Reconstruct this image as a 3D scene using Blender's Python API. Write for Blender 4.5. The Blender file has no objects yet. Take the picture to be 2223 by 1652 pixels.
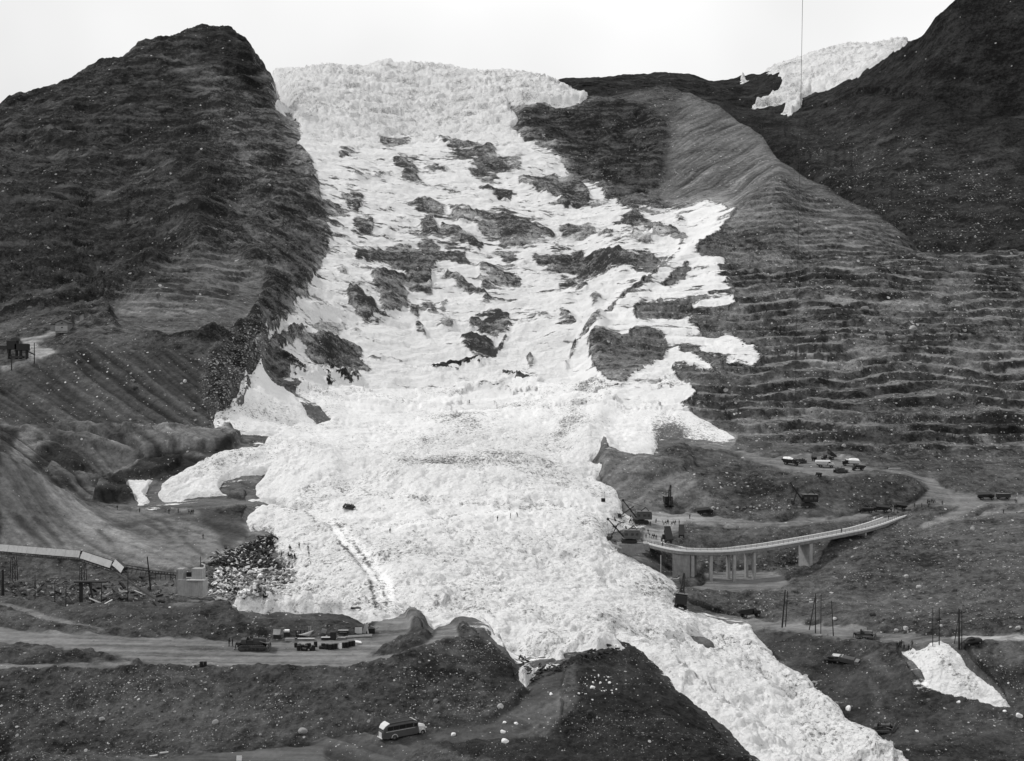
import bpy, bmesh, math, random
import numpy as np
from mathutils import Vector, Matrix
random.seed(7); rng = np.random.default_rng(11)
SC = bpy.context.scene
COL = SC.collection
R = math.radians
# ---------------------------------------------------------------- camera, world, sun
W, H = 2222.0, 1652.0          # working picture units used to read positions off the photograph
F = W / 2 / math.tan(R(25.0))  # focal length in those units
CU, CV = W / 2, 868.0          # optical axis / horizon
cam = bpy.data.cameras.new('camera'); camo = bpy.data.objects.new('camera', cam); COL.objects.link(camo)
cam.sensor_width = 36; cam.lens = 18 / math.tan(R(25.0)); cam.clip_start = 1; cam.clip_end = 20000
camo.location = (0, 0, 0); camo.rotation_euler = (R(90), 0, 0)
cam.shift_y = (CV - H / 2) / W
SC.camera = camo
SC.view_settings.view_transform = 'Standard'; SC.view_settings.look = 'None'
SC.view_settings.exposure = 0; SC.view_settings.gamma = 1; SC.view_settings.use_curve_mapping = False
SUN_EL, SUN_AZ = 48, -70       # elevation; azimuth measured from +Y towards +X
world = bpy.data.worlds.new("World"); SC.world = world; world.use_nodes = True
wn = world.node_tree; wn.nodes.clear()
wo = wn.nodes.new('ShaderNodeOutputWorld'); bg = wn.nodes.new('ShaderNodeBackground')
sky = wn.nodes.new('ShaderNodeTexSky'); sky.sky_type = 'NISHITA'; sky.sun_disc = False
sky.sun_elevation = R(SUN_EL); sky.sun_rotation = R(SUN_AZ)
bw = wn.nodes.new('ShaderNodeRGBToBW'); wn.links.new(sky.outputs[0], bw.inputs[0])
sc_ = wn.nodes.new('ShaderNodeMath'); sc_.operation = 'MULTIPLY'; sc_.inputs[1].default_value = 1.0
wn.links.new(bw.outputs[0], sc_.inputs[0])
tc = wn.nodes.new('ShaderNodeTexCoord'); cn = wn.nodes.new('ShaderNodeTexNoise')
cn.inputs['Scale'].default_value = 1.7; cn.inputs['Detail'].default_value = 4; cn.inputs['Roughness'].default_value = 0.45
wn.links.new(tc.outputs['Generated'], cn.inputs['Vector'])
mr = wn.nodes.new('ShaderNodeMapRange'); mr.inputs['From Min'].default_value = 0.36; mr.inputs['From Max'].default_value = 0.64
mr.inputs['To Min'].default_value = 6.1; mr.inputs['To Max'].default_value = 10.2   # cloud radiance before the 0.1 strength
wn.links.new(cn.outputs[0], mr.inputs[0])
mx = wn.nodes.new('ShaderNodeMix'); mx.data_type = 'FLOAT'; mx.inputs[0].default_value = 0.93
wn.links.new(sc_.outputs[0], mx.inputs[2]); wn.links.new(mr.outputs[0], mx.inputs[3])
wn.links.new(mx.outputs[0], bg.inputs[0]); bg.inputs[1].default_value = 0.105
wn.links.new(bg.outputs[0], wo.inputs[0])
sl = bpy.data.lights.new('sun', 'SUN'); sl.energy = 2.3; sl.angle = R(7); sl.color = (1, 0.99, 0.98)
so = bpy.data.objects.new('sun', sl); COL.objects.link(so)
d = Vector((math.sin(R(SUN_AZ)) * math.cos(R(SUN_EL)), math.cos(R(SUN_AZ)) * math.cos(R(SUN_EL)), math.sin(R(SUN_EL))))
so.rotation_euler = d.to_track_quat('Z', 'Y').to_euler(); so.location = (0, 0, 300)

# ---------------------------------------------------------------- numpy helpers
_P = np.random.default_rng(5).permutation(256).astype(np.int32); _P = np.concatenate([_P, _P, _P])
_A = np.random.default_rng(6).uniform(0, 2 * np.pi, 256); _GX = np.cos(_A).astype(np.float32); _GY = np.sin(_A).astype(np.float32)
def perlin(x, y, s=0):
    xi = np.floor(x); yi = np.floor(y); fx = (x - xi).astype(np.float32); fy = (y - yi).astype(np.float32)
    xi = xi.astype(np.int32) + s * 37; yi = yi.astype(np.int32) + s * 17
    def g(i, j, dx, dy):
        h = _P[(_P[(xi + i) & 255] + ((yi + j) & 255))]
        return _GX[h] * dx + _GY[h] * dy
    ux = fx * fx * fx * (fx * (fx * 6 - 15) + 10); uy = fy * fy * fy * (fy * (fy * 6 - 15) + 10)
    a = g(0, 0, fx, fy); b = g(1, 0, fx - 1, fy); c = g(0, 1, fx, fy - 1); d_ = g(1, 1, fx - 1, fy - 1)
    return (a + ux * (b - a)) * (1 - uy) + (c + ux * (d_ - c)) * uy
def fbm(x, y, lam, octs, gain=0.5, s=0, ridged=False):
    o = np.zeros(x.shape, np.float32); a = 1.0
    for k in range(octs):
        n = perlin(x / lam, y / lam, s + k)
        o += a * ((0.35 - np.abs(n)) * 1.6 if ridged else n * 1.5)
        lam /= 2.05; a *= gain
    return o
def cells(x, y, lam, s=0):
    """random value per Worley cell and distance to it"""
    x = x / lam; y = y / lam; xi = np.floor(x).astype(np.int32); yi = np.floor(y).astype(np.int32)
    best = np.full(x.shape, 9.0, np.float32); val = np.zeros(x.shape, np.float32)
    for i in (-1, 0, 1):
        for j in (-1, 0, 1):
            h = _P[(_P[(xi + i + s * 13) & 255] + ((yi + j) & 255))]; h2 = _P[h + 1]; h3 = _P[h + 77]
            dx = xi + i + h / 255.0 - x; dy = yi + j + h2 / 255.0 - y
            d2 = (dx * dx + dy * dy).astype(np.float32); m = d2 < best
            best = np.where(m, d2, best); val = np.where(m, h3 / 255.0, val)
    return val, np.sqrt(best)
def blur(a, r):
    if r < 0.5: return a
    k = int(r * 2.5) + 1; w = np.exp(-0.5 * (np.arange(-k, k + 1) / r) ** 2); w /= w.sum()
    p = np.pad(a, ((k, k), (0, 0)), 'edge'); o = sum(w[i] * p[i:i + a.shape[0]] for i in range(2 * k + 1))
    p = np.pad(o, ((0, 0), (k, k)), 'edge'); return sum(w[i] * p[:, i:i + a.shape[1]] for i in range(2 * k + 1)).astype(np.float32)
# crops in which outlines were read: (source x, source y, magnification)
CR = dict(o=None, A=(0, 0, 2.581), B=(850, 0, 2.581), C=(1700, 0, 2.581), D=(0, 630, 2.581), E=(850, 630, 2.581), F=(1700, 630, 2.581),
          G=(0, 1263, 2.581), H=(850, 1263, 2.581), I=(1700, 1263, 2.581), J=(700, 400, 2.753), K=(1250, 400, 2.753), S=(1480, 1200, 7.41))
def ov(c, pts):
    if CR[c] is None: return [(float(a), float(b)) for a, b in pts]
    x0, y0, s = CR[c]; return [((x0 + a / s) / 1.152, (y0 + b / s) / 1.152) for a, b in pts]
# rasters cover u -300..2520, v -300..1800 at 2 units
RU0, RV0, RS = -300.0, -300.0, 2.0; RWD, RHT = 1411, 1051
_gx = RU0 + RS * np.arange(RWD)
def poly_mask(pts):
    m = np.zeros((RHT, RWD), bool); n = len(pts)
    ys = [p[1] for p in pts]; r0 = max(0, int((min(ys) - RV0) / RS)); r1 = min(RHT - 1, int((max(ys) - RV0) / RS) + 1)
    for r in range(r0, r1 + 1):
        y = RV0 + RS * r + 0.01; xs = []
        for i in range(n):
            (xa, ya), (xb, yb) = pts[i], pts[(i + 1) % n]
            if (ya > y) != (yb > y): xs.append(xa + (y - ya) * (xb - xa) / (yb - ya))
        xs.sort()
        for a, b in zip(xs[::2], xs[1::2]):
            m[r, max(0, int(math.ceil((a - RU0) / RS))):max(0, int((b - RU0) / RS) + 1)] = True
    return m
class Ras:
    def __init__(s, v): s.a = np.full((RHT, RWD), v, np.float32)
    def p(s, c, pts, val, soft=1.5, op=1.0):
        q = ov(c, pts); m = blur(poly_mask(q).astype(np.float32), soft) if soft < 6 else poly_soft(q, soft)
        s.a += (val - s.a) * m * op; return s
    def at(s, u, v):
        x = np.clip((u - RU0) / RS, 0, RWD - 1.01); y = np.clip((v - RV0) / RS, 0, RHT - 1.01)
        xi = x.astype(np.int32); yi = y.astype(np.int32); fx = x - xi; fy = y - yi; a = s.a
        return ((a[yi, xi] * (1 - fx) + a[yi, xi + 1] * fx) * (1 - fy) + (a[yi + 1, xi] * (1 - fx) + a[yi + 1, xi + 1] * fx) * fy).astype(np.float32)
def poly_soft(q, soft): return blur(poly_mask(q).astype(np.float32), soft)
_blur0 = blur
def blur_fast(a, r):
    ys, xs = np.nonzero(a)
    if len(ys) == 0: return a
    k = int(r * 2.5) + 3; y0, y1, x0, x1 = max(0, ys.min() - k), ys.max() + k, max(0, xs.min() - k), xs.max() + k
    o = np.zeros_like(a); o[y0:y1, x0:x1] = _blur0(a[y0:y1, x0:x1], r); return o
blur = blur_fast

# ---------------------------------------------------------------- outlines
ice = Ras(0.0)
ice.p('o', [(585,151),(598,195),(612,222),(592,235),(629,252),(659,296),(644,313),(649,333),(679,363),(689,390),(693,434),(706,484),(722,525),(706,547),(686,597),(669,631),(666,658),(639,665),(615,705),(592,729),(555,766),(528,809),(521,843),(508,870),(498,887),(461,903),(461,920),(470,938),(520,943),(580,947),(609,949),(575,956),(568,976),(504,981),(434,1004),(407,1024),(353,1048),(343,1071),(356,1088),(420,1085),(484,1077),(560,1090),(620,1104),(580,1098),(558,1103),(535,1133),(542,1158),(575,1156),(590,1160),(583,1200),(600,1218),(640,1228),(632,1250),(600,1268),(560,1285),(510,1303),(520,1330),(700,1330),
 (738,1322),(788,1347),(819,1350),(856,1342),(872,1330),(903,1330),(923,1357),(940,1367),(970,1357),(983,1342),(1000,1345),(1041,1362),(1074,1382),(1091,1403),(1111,1419),(1118,1426),(1125,1456),(1138,1490),(1151,1478),(1168,1451),(1209,1449),(1219,1432),(1226,1417),(1276,1411),(1330,1404),(1343,1411),(1367,1414),(1325,1372),(1343,1376),(1377,1399),(1434,1453),(1476,1503),(1520,1534),(1577,1581),(1610,1620),(1661,1662),(1740,1760),(2000,1760),(1964,1652),(1896,1594),(1839,1573),(1826,1543),(1792,1523),(1765,1486),(1742,1469),(1711,1449),(1695,1442),(1674,1412),(1644,1385),(1627,1358),(1590,1355),(1543,1345),(1510,1331),(1483,1328),(1464,1318),(1461,1284),(1468,1267),(1444,1251),(1387,1224),(1360,1207),
 (1340,1193),(1314,1170),(1320,1156),(1343,1147),(1373,1147),(1402,1145),(1410,1140),(1375,1135),(1371,1124),(1350,1118),(1349,1086),(1337,1069),(1327,1057),(1306,1050),(1296,1045),(1293,1041),(1306,1011),(1283,1006),(1310,954),(1316,967),(1343,984),(1377,991),(1417,992),(1427,971),(1425,955),(1476,950),(1543,961),(1607,956),(1577,937),(1537,917),(1476,885),(1496,873),(1513,860),(1505,848)], 1)
ice.p('K', [(1300,1590),(1170,1460),(1210,1400),(1490,1490),(1400,1400),(1560,1440),(1630,1400),(1690,1420),(1720,1460),(1810,1370),(1740,1300),(1560,1190),(1480,1220),(1390,1200),(1370,1130),(1290,1100),(1320,1045),(1550,1040),(1620,1010),(1600,970),(1540,950),(1430,940),(1430,910),(1620,890),(1530,850),(1580,830),(1500,790),(1580,770),(1490,740),(1570,700),(1480,685),(1350,665),(1310,680),(1500,520),(1640,380),(1560,350),(1520,310),(1410,300),(1230,325),(1000,350),(870,360),(840,330),(780,290),(740,300),(700,230),(620,190),(500,140),(430,80),(100,0),(-1200,200),(-1200,1500),(0,1640),(1320,1640)], 1)
ice.p('o', [(585,151),(560,100),(900,90),(1141,130),(1141,165),(1175,171),(1226,188),(1242,202),(1273,212),(1276,222),(1232,229),(1175,229),(1135,215),(1101,225),(1104,235),(1108,262),(1125,259),(1125,272),(1105,286),(1125,299),(1151,323),(1185,333),(1222,356),(1246,390),(1100,450),(720,520),(640,300),(600,235)], 1)
# left edge must stay rock
ice.p('o', [(400,100),(580,130),(598,195),(612,222),(592,235),(629,252),(659,296),(644,313),(649,333),(679,363),(689,390),(693,434),(706,484),(722,525),(706,547),(686,597),(669,631),(650,660),(639,665),(615,705),(592,729),(500,760),(400,700)], 0)
rocks = [('K',[(930,1000),(1000,960),(1100,950),(1180,970),(1300,990),(1330,1040),(1340,1070),(1150,1110),(1100,1110),(930,1120),(915,1060)],1),
 ('K',[(1280,950),(1430,930),(1430,960),(1380,1000),(1300,1000)],1),
 ('K',[(890,1200),(930,1160),(1100,1180),(1130,1210),(1150,1270),(1150,1330),(1100,1380),(1040,1430),(900,1500),(850,1540),(760,1540),(700,1520),(650,1440),(610,1370),(620,1290),(650,1220),(720,1190),(770,1190),(850,1210)],1),
 ('K',[(1110,870),(1200,800),(1280,730),(1310,770),(1260,830),(1180,890)],1),
 ('K',[(1190,1270),(1290,1260),(1360,1280),(1390,1330),(1500,1330),(1570,1380),(1530,1400),(1400,1400),(1340,1330),(1250,1330)],1),
 ('K',[(230,690),(340,670),(480,660),(540,645),(640,670),(740,650),(830,680),(960,690),(1040,680),(1110,720),(1120,760),(1050,800),(950,790),(840,770),(750,800),(640,810),(540,790),(420,770),(350,750),(240,730)],1),
 ('K',[(790,440),(880,385),(960,380),(1020,410),(1100,440),(1120,480),(1060,500),(960,480),(880,490),(830,470)],1),
 ('K',[(880,510),(960,540),(1050,570),(1030,600),(970,600),(920,560)],1),
 ('K',[(1200,490),(1280,510),(1290,560),(1250,610),(1210,570),(1110,550),(1040,540),(1050,520),(1120,530)],1),
 ('K',[(120,150),(180,115),(320,115),(450,160),(560,200),(620,270),(600,340),(560,350),(480,310),(470,350),(400,310),(330,290),(250,250),(130,200)],1),
 ('K',[(590,320),(700,300),(770,300),(740,325),(640,360)],1),('K',[(1200,400),(1270,420),(1280,440),(1220,440)],1),
 ('K',[(0,440),(100,410),(200,430),(270,470),(380,520),(360,580),(280,590),(200,610),(0,610)],.75),
 ('K',[(390,470),(470,450),(560,470),(620,460),(680,510),(780,520),(780,555),(650,530),(560,570),(470,570),(440,540)],.75),
 ('K',[(0,660),(80,650),(120,700),(100,740),(10,730)],.6),('K',[(390,880),(500,870),(610,900),(600,950),(500,940),(400,910)],.6),
 ('K',[(610,970),(700,980),(690,1000),(640,1050),(620,1000)],.8),('K',[(400,1100),(480,1110),(560,1160),(560,1180),(420,1130)],.7),
 ('K',[(230,1110),(340,1130),(330,1145),(240,1125)],.8),('K',[(170,1400),(210,1390),(250,1450),(200,1470)],1),
 ('K',[(0,800),(120,800),(140,830),(60,870),(0,860)],.7),
 ('J',[(770,0),(960,20),(880,40),(970,100),(900,100),(800,70),(780,30)],1),('J',[(850,100),(950,110),(950,160),(910,180),(850,150)],1),
 ('J',[(1000,60),(1080,40),(1170,70),(1150,110),(1060,110),(1000,90)],.9),('J',[(1300,40),(1400,60),(1520,130),(1420,150),(1330,130),(1310,80)],1),
 ('J',[(1360,200),(1400,200),(1480,240),(1600,240),(1590,290),(1550,335),(1500,270),(1400,240)],1),
 ('B',[(250,890),(400,860),(490,870),(450,960),(330,970),(260,940)],.85),
 ('B',[(600,905),(720,910),(860,950),(960,970),(1050,1020),(1170,1040),(1170,1100),(1080,1110),(930,1090),(770,1030),(690,980)],.9),
 ('B',[(0,965),(80,970),(110,985),(20,1000),(0,1000)],1),('B',[(215,1145),(330,1140),(220,1170)],1),('B',[(90,1150),(200,1160),(100,1180)],1),
 ('J',[(250,340),(330,310),(450,350),(510,380),(260,370)],1),('J',[(280,390),(360,410),(420,450),(340,440)],1),
 ('J',[(480,220),(580,260),(560,300),(520,380),(500,300)],1),('J',[(250,170),(330,180),(480,260),(490,340),(400,240)],.7),
 ('J',[(500,400),(640,420),(650,500),(560,500),(500,470)],.75),
 ('J',[(660,600),(830,580),(960,620),(1080,720),(1030,800),(1050,940),(920,930),(880,830),(760,720),(650,700),(520,700),(530,640)],1),
 ('J',[(880,330),(1000,310),(1130,340),(1150,400),(1060,410),(960,370)],.75),('J',[(960,450),(1050,440),(1080,500),(1080,560),(1000,540),(960,500)],1),
 ('J',[(1150,340),(1300,380),(1350,440),(1250,480),(1190,420)],.9),('J',[(1100,470),(1200,500),(1330,560),(1400,600),(1380,640),(1280,600),(1170,570)],.9),
 ('J',[(1340,400),(1500,410),(1652,440),(1652,560),(1500,560),(1400,540),(1330,480)],.65),
 ('J',[(940,580),(1050,590),(1150,660),(1280,660),(1320,760),(1200,740),(1080,700),(1000,640)],.9),
 ('J',[(610,800),(700,790),(870,850),(820,880),(860,930),(880,950),(850,1050),(720,1110),(690,1020),(690,930),(640,860)],1),
 ('J',[(460,960),(560,960),(660,1050),(660,1090),(600,1140),(540,1110),(480,1040)],1),('J',[(380,740),(440,760),(480,850),(420,830)],.8),
 ('J',[(250,1130),(340,1130),(440,1150),(420,1190),(340,1200)],1),('J',[(980,980),(1050,980),(1080,1080),(1050,1090),(980,1050)],1),
 ('J',[(900,1040),(970,1050),(950,1110),(890,1100)],1),('J',[(1090,970),(1170,1000),(1130,1050)],1),('J',[(1070,1160),(1150,1120),(1220,1140),(1180,1210),(1080,1190)],1),
 ('J',[(920,1190),(1000,1230),(1010,1280),(930,1250)],1),('J',[(500,1200),(550,1215),(545,1235),(510,1220)],1),
 ('J',[(1310,1100),(1430,1080),(1560,1090),(1590,1150),(1570,1230),(1480,1250),(1380,1220),(1300,1190)],.85),
 ('J',[(1240,1280),(1400,1260),(1480,1300),(1500,1340),(1350,1390),(1250,1330)],.85),('J',[(1580,1230),(1540,1300),(1430,1390),(1400,1390),(1500,1300)],1),
 ('J',[(140,1240),(280,1250),(560,1330),(570,1390),(660,1480),(580,1500),(480,1450),(330,1450),(300,1500),(200,1400)],1),
 ('J',[(310,1470),(400,1440),(500,1480),(420,1530),(350,1550)],.9),('J',[(410,1550),(520,1510),(570,1540),(510,1580),(430,1570)],.8),
 ('J',[(1120,830),(1200,850),(1330,920),(1450,1000),(1400,1000),(1250,920),(1160,880)],1),
 ('J',[(1370,760),(1650,800),(1652,860),(1500,870),(1400,920),(1370,850)],.75),('J',[(620,1390),(710,1385),(700,1420),(620,1410)],.8),
 ('D',[(2000,510),(1880,610),(1800,700),(1890,790),(1850,870),(1970,950),(2060,1000),(2140,1080),(2040,1120),(1990,1070),(1950,990),(1840,900),(1760,840),(1690,750),(1700,680),(1800,600),(1900,530)],1),
 ('D',[(1850,470),(1800,510),(1620,800),(1575,800),(1660,680),(1770,510)],1),('D',[(1610,800),(1630,900),(1560,1010),(1500,1030),(1600,900),(1590,820)],.75),
 ('D',[(1410,1530),(1430,1490),(1490,1460),(1600,1440),(1740,1435),(1640,1500),(1650,1560),(1690,1600),(1550,1590),(1440,1560)],1),
 ('D',[(1150,1640),(1400,1600),(1700,1630),(2000,1652),(2060,1720),(1760,1640)],.0),
 ('o',[(415,1093),(470,1083),(520,1083),(600,1098),(650,1107),(690,1113),(660,1116),(600,1104),(540,1098)],1),
 ('K',[(1060,800),(1075,815),(860,975),(680,1140),(560,1290),(490,1400),(450,1490),(440,1470),(480,1370),(590,1200),(700,1080),(860,940)],1),('K',[(1240,640),(1250,650),(1110,800),(900,960),(890,950),(1090,790)],.8),
 ('I',[(55,860),(130,855),(190,880),(250,950),(200,955),(120,930),(60,900)],1),('I',[(490,1110),(560,1140),(600,1190),(540,1170)],.8),
 ('I',[(660,1220),(740,1240),(800,1310),(700,1290)],.7),
 ('H',[(1190,915),(1250,935),(1220,950)],1),('H',[(2105,920),(2220,915),(2220,940),(2110,945)],.7),
 ('H',[(1110,950),(1180,980),(1290,960),(1430,1000),(1400,1050),(1280,1055),(1200,1060),(1150,1050)],.6),
 ('A',[(1860,740),(1930,710),(1920,740),(1870,755)],1)]
for c, p, o in rocks: ice.p(c, p, 0, 1.2, o * (.86 if c in 'JKB' else 1))
ice.p('o', [(1953,1401),(1975,1398),(1990,1410),(2005,1405),(2018,1396),(2040,1394),(2060,1400),(2085,1425),(2110,1455),(2140,1490),(2160,1515),(2190,1535),(2150,1532),(2085,1510),(2045,1500),(2015,1478),(1998,1455),(1975,1435)], 1, 1.2)
ice.p('D', [(808,1480),(1000,1478),(960,1510),(930,1560),(960,1620),(900,1640),(870,1590),(830,1560)], 1, 1.2)
icew = Ras(0.0); icew.a = _blur0(ice.a, 9)
mixed = Ras(0.12)   # how strongly ledges break the ice
mixed.p('o',[(610,430),(900,430),(1200,450),(1400,480),(1480,520),(1440,620),(1330,680),(1150,700),(900,700),(760,790),(640,830),(600,700)],.5,14)
mixed.p('o',[(1290,600),(1500,590),(1640,760),(1500,840),(1300,840)],.28,8)
mixed.p('o',[(700,330),(900,300),(1200,330),(1200,440),(700,430)],.35,12)
mixed.p('o',[(380,900),(1300,860),(1300,1300),(400,1300)],.08,10)
off = Ras(0.0)       # cut faces, ridges and mounds, metres
def ridge(c, pts, wdt, hgt, soft=2.0):
    q = ov(c, pts); L = [(x - wdt * .5, y - wdt * .35) for x, y in q] + [(x + wdt * .5, y + wdt * .35) for x, y in q[::-1]]
    off.a += hgt * blur(poly_mask(L).astype(np.float32), soft)
def raise_(c, pts, hgt, soft=1.0): off.a += hgt * blur(poly_mask(ov(c, pts)).astype(np.float32), soft)
ridge('K', [(1640,380),(1500,505),(1330,640),(1090,820),(880,985),(700,1130),(580,1290),(490,1420)], 11, 6.5, 4)
ridge('K', [(1690,330),(1900,170)], 12, 6, 4)
ridge('D', [(1830,470),(1640,670),(1570,790),(1600,830),(1590,950),(1500,1020)], 8, 4, 1.5)
ridge('D', [(1880,540),(1690,650),(1690,760),(1790,860),(1950,980),(2030,1090)], 9, 3, 1.5)
for q, h in (([(780,1190),(1500,1180),(1560,1212),(1500,1262),(1390,1268),(1200,1262),(1000,1298),(940,1325),(850,1260)],4.0),([(300,1130),(1500,1170),(1560,1185),(1250,1186),(850,1196),(760,1235),(640,1190),(420,1180)],3.0),
    ([(130,1150),(300,1150),(420,1200),(560,1210),(700,1250),(860,1290),(940,1330),(860,1350),(740,1300),(600,1270),(440,1240),(330,1240),(240,1230)],3.0),([(240,1240),(330,1245),(500,1325),(560,1415),(440,1400),(330,1310),(230,1280)],2.6),
    ([(330,1360),(440,1430),(600,1455),(760,1440),(620,1500),(480,1480),(300,1420)],2.0),([(600,1600),(640,1525),(790,1467),(830,1560),(870,1600)],4.5),([(740,1440),(850,1385),(930,1340),(1000,1345),(1180,1330),(1100,1400),(1000,1440),(880,1450)],2.5)):
    raise_('D', q, h, .6)
raise_('E', [(1700,1210),(1800,1300),(2030,1330),(2220,1270),(2300,1400),(1900,1480),(1700,1430),(1660,1340)], 2.5, 1.2)
raise_('o', [(596,1000),(650,985),(720,995),(745,1030),(730,1075),(640,1085),(600,1050)], 4, 6)
raise_('o', [(800,1030),(1000,1010),(1250,1020),(1290,1050),(1100,1060),(900,1062)], 3.5, 6)
raise_('o', [(850,960),(1000,915),(1180,890),(1290,870),(1250,910),(1050,950),(900,985)], 4, 6)
raise_('o', [(1220,940),(1290,880),(1350,860),(1300,950),(1260,1010)], 4, 6)
raise_('o', [(985,1345),(1047,1352),(1080,1375),(1040,1385),(1000,1372)], 1.5, 2); raise_('o', [(880,1328),(905,1326),(930,1352),(915,1372),(890,1365)], 1.5, 1.5)
TRK = [(700,1150),(722,1140),(770,1185),(820,1235),(850,1280),(866,1330),(830,1338),(810,1290),(770,1235),(730,1185)]
off.a -= .6 * blur(poly_mask(TRK).astype(np.float32), 2)
calm = Ras(1.0)     # how broken the ice surface is
calm.p('o', [(460,860),(700,700),(1300,700),(1500,850),(1610,960),(1420,1000),(1250,930),(1000,960),(800,1000),(640,960),(450,950)], .3, 5)
calm.p('o', [(350,1090),(600,960),(900,1060),(1280,1050),(1320,1160),(900,1200),(700,1130)], .65, 5)
calm.p('o', TRK, .08, 2); calm.p('o', [(752,1166),(850,1156),(960,1136),(1085,1118),(1250,1106),(1250,1117),(1085,1131),(960,1149),(850,1169)], .2, 1.5)
dirt = Ras(0.07)    # grit lying on the ice
for c, p, v in [('E',[(430,1150),(600,1110),(900,1040),(1200,990),(1420,930),(1380,980),(1100,1060),(980,1180),(700,1210)],.28),
 ('o',TRK,.2),('o',[(722,1150),(732,1150),(785,1210),(832,1275),(845,1330),(838,1330),(820,1280),(775,1215)],.6),('o',[(700,1152),(706,1150),(760,1210),(806,1270),(822,1335),(816,1335),(798,1275),(750,1215)],.55),
 ('o',[(752,1170),(850,1160),(960,1140),(1085,1122),(1250,1110),(1250,1113),(1085,1127),(960,1145),(850,1165)],.4),('o',[(830,1085),(950,1108),(1100,1112),(1100,1116),(950,1113)],.3),
 ('o',[(560,1160),(1300,1150),(1450,1270),(1700,1440),(1960,1652),(1650,1652),(1330,1400),(900,1350),(560,1310)],.15),
 ('E',[(330,1330),(600,1330),(780,1340),(1000,1300),(1200,1390),(1500,1410),(1400,1450),(1000,1430),(700,1430),(400,1420)],.35),
 ('E',[(540,1360),(760,1330),(740,1420),(550,1440)],.55),('E',[(1480,1090),(1620,1040),(1560,1150),(1450,1250),(1380,1230)],.4),
 ('E',[(1550,870),(1740,880),(1720,980),(1500,980)],.5),('K',[(560,1560),(1300,1560),(1340,1640),(560,1640)],.35),
 ('E',[(2000,1120),(2220,1150),(2220,1280),(2040,1260)],.7),('E',[(860,820),(1260,820),(1240,900),(900,960)],.12),
 ('D',[(1780,1300),(2100,1290),(2200,1500),(2000,1652),(1850,1500)],.15),
 ('G',[(1420,290),(1600,200),(1760,160),(1780,350),(1880,400),(1850,560),(1560,600),(1440,560),(1350,440)],.85),
 ('H',[(1950,560),(2160,560),(2160,660),(2040,640)],.35),('I',[(0,700),(500,1000),(900,1400),(1300,1650),(550,1650),(0,1200)],.1),
 ('I',[(1400,900),(1750,880),(2100,1250),(2220,1340),(1800,1290),(1500,1100)],.12),
 ('I',[(1600,930),(1680,960),(1950,1200),(1850,1220),(1640,1030)],.35),
 ('H',[(1330,830),(1480,830),(1700,880),(1750,920),(1300,960)],.2),
 ('H',[(900,130),(1250,120),(1650,330),(1600,380),(1200,350)],.18),
 ('o',[(600,150),(1240,160),(1270,225),(1110,230),(1100,285),(900,300),(640,260)],.2)]:
    dirt.p(c, p, v, 5)
for q, v in (([(722,1150),(730,1150),(783,1210),(830,1275),(845,1330),(838,1330),(822,1280),(777,1215)],.42),([(700,1152),(706,1150),(758,1210),(804,1270),(822,1335),(814,1335),(796,1275),(750,1215)],.4),
    ([(752,1169),(850,1159),(960,1139),(1085,1121),(1250,1109),(1250,1112.5),(1085,1125.5),(960,1143.5),(850,1163)],.42),([(830,1084),(950,1107),(1100,1111),(1100,1114),(950,1111)],.36),([(660,1120),(700,1150),(690,1150),(650,1122)],.4)):
    dirt.p('o', q, v, .8)
# ---------------------------------------------------------------- ground colour, roughness, benches
alb = Ras(0.085)
rough = Ras(0.5)      # relief of the ground (0 graded road .. 1 bedrock)
bench = Ras(0.0)      # benches cut along the slope
stony = Ras(0.35)     # pale stones in the ground
_v = RV0 + RS * np.arange(RHT)[:, None]
rough.a = np.where((icew.a > .15) & (_v > 850), .14, rough.a).astype(np.float32)
rough.p('o', [(600,300),(1200,280),(1500,480),(1450,700),(1150,860),(640,860),(560,760),(690,560)], 1.0, 8)
MTN = [(-300,-300),(1150,-300),(600,100),(600,235),(700,520),(660,650),(600,740),(520,800),(460,760),(300,745),(200,700),(-300,700)]
alb.p('o', MTN, .058, 3); rough.p('o', MTN, 1.0, 6); stony.p('o', MTN, .16, 6)
alb.p('A', [(1270,1640),(1520,1470),(1500,1200),(1300,800),(1350,400),(1480,450),(1700,680),(1900,850),(2100,1400),(2150,1700),(1900,2000),(1500,2300)], .125, 10)
alb.p('A', [(1500,200),(1640,350),(1760,500),(1800,660),(1740,690),(1500,520),(1250,400),(1350,200)], .03, 4)
alb.p('A', [(800,640),(1100,560),(1300,630),(1370,740),(1200,770),(1000,720),(850,700)], .042, 4)
alb.p('A', [(100,1200),(500,1270),(700,1500),(1100,1500),(1200,1650),(0,1900),(0,1300)], .043, 8)
alb.p('D', [(660,360),(900,180),(1180,0),(1300,-80),(1520,0),(1680,120),(1850,230),(1880,330),(1700,450),(1650,560),(1300,570),(760,545),(560,500),(600,380)], .105, 2)
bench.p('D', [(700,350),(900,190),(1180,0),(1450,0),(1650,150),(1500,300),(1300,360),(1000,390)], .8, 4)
rough.p('D', [(700,350),(900,190),(1180,0),(1500,0),(1700,200),(1600,500),(1300,560),(760,545)], .4, 4)
# boulder apron left of the ice
stony.p('D', [(1330,700),(1500,540),(1650,450),(1750,520),(1620,780),(1550,880),(1480,1010),(1370,1100),(1300,900)], 1.0, 3)
alb.p('D', [(1330,700),(1500,540),(1650,450),(1750,520),(1620,780),(1550,880),(1480,1010),(1370,1100),(1300,900)], .11, 3)
rough.p('D', [(1330,700),(1500,540),(1650,450),(1750,520),(1620,780),(1550,880),(1480,1010),(1370,1100),(1300,900)], 1.0, 3)
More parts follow.
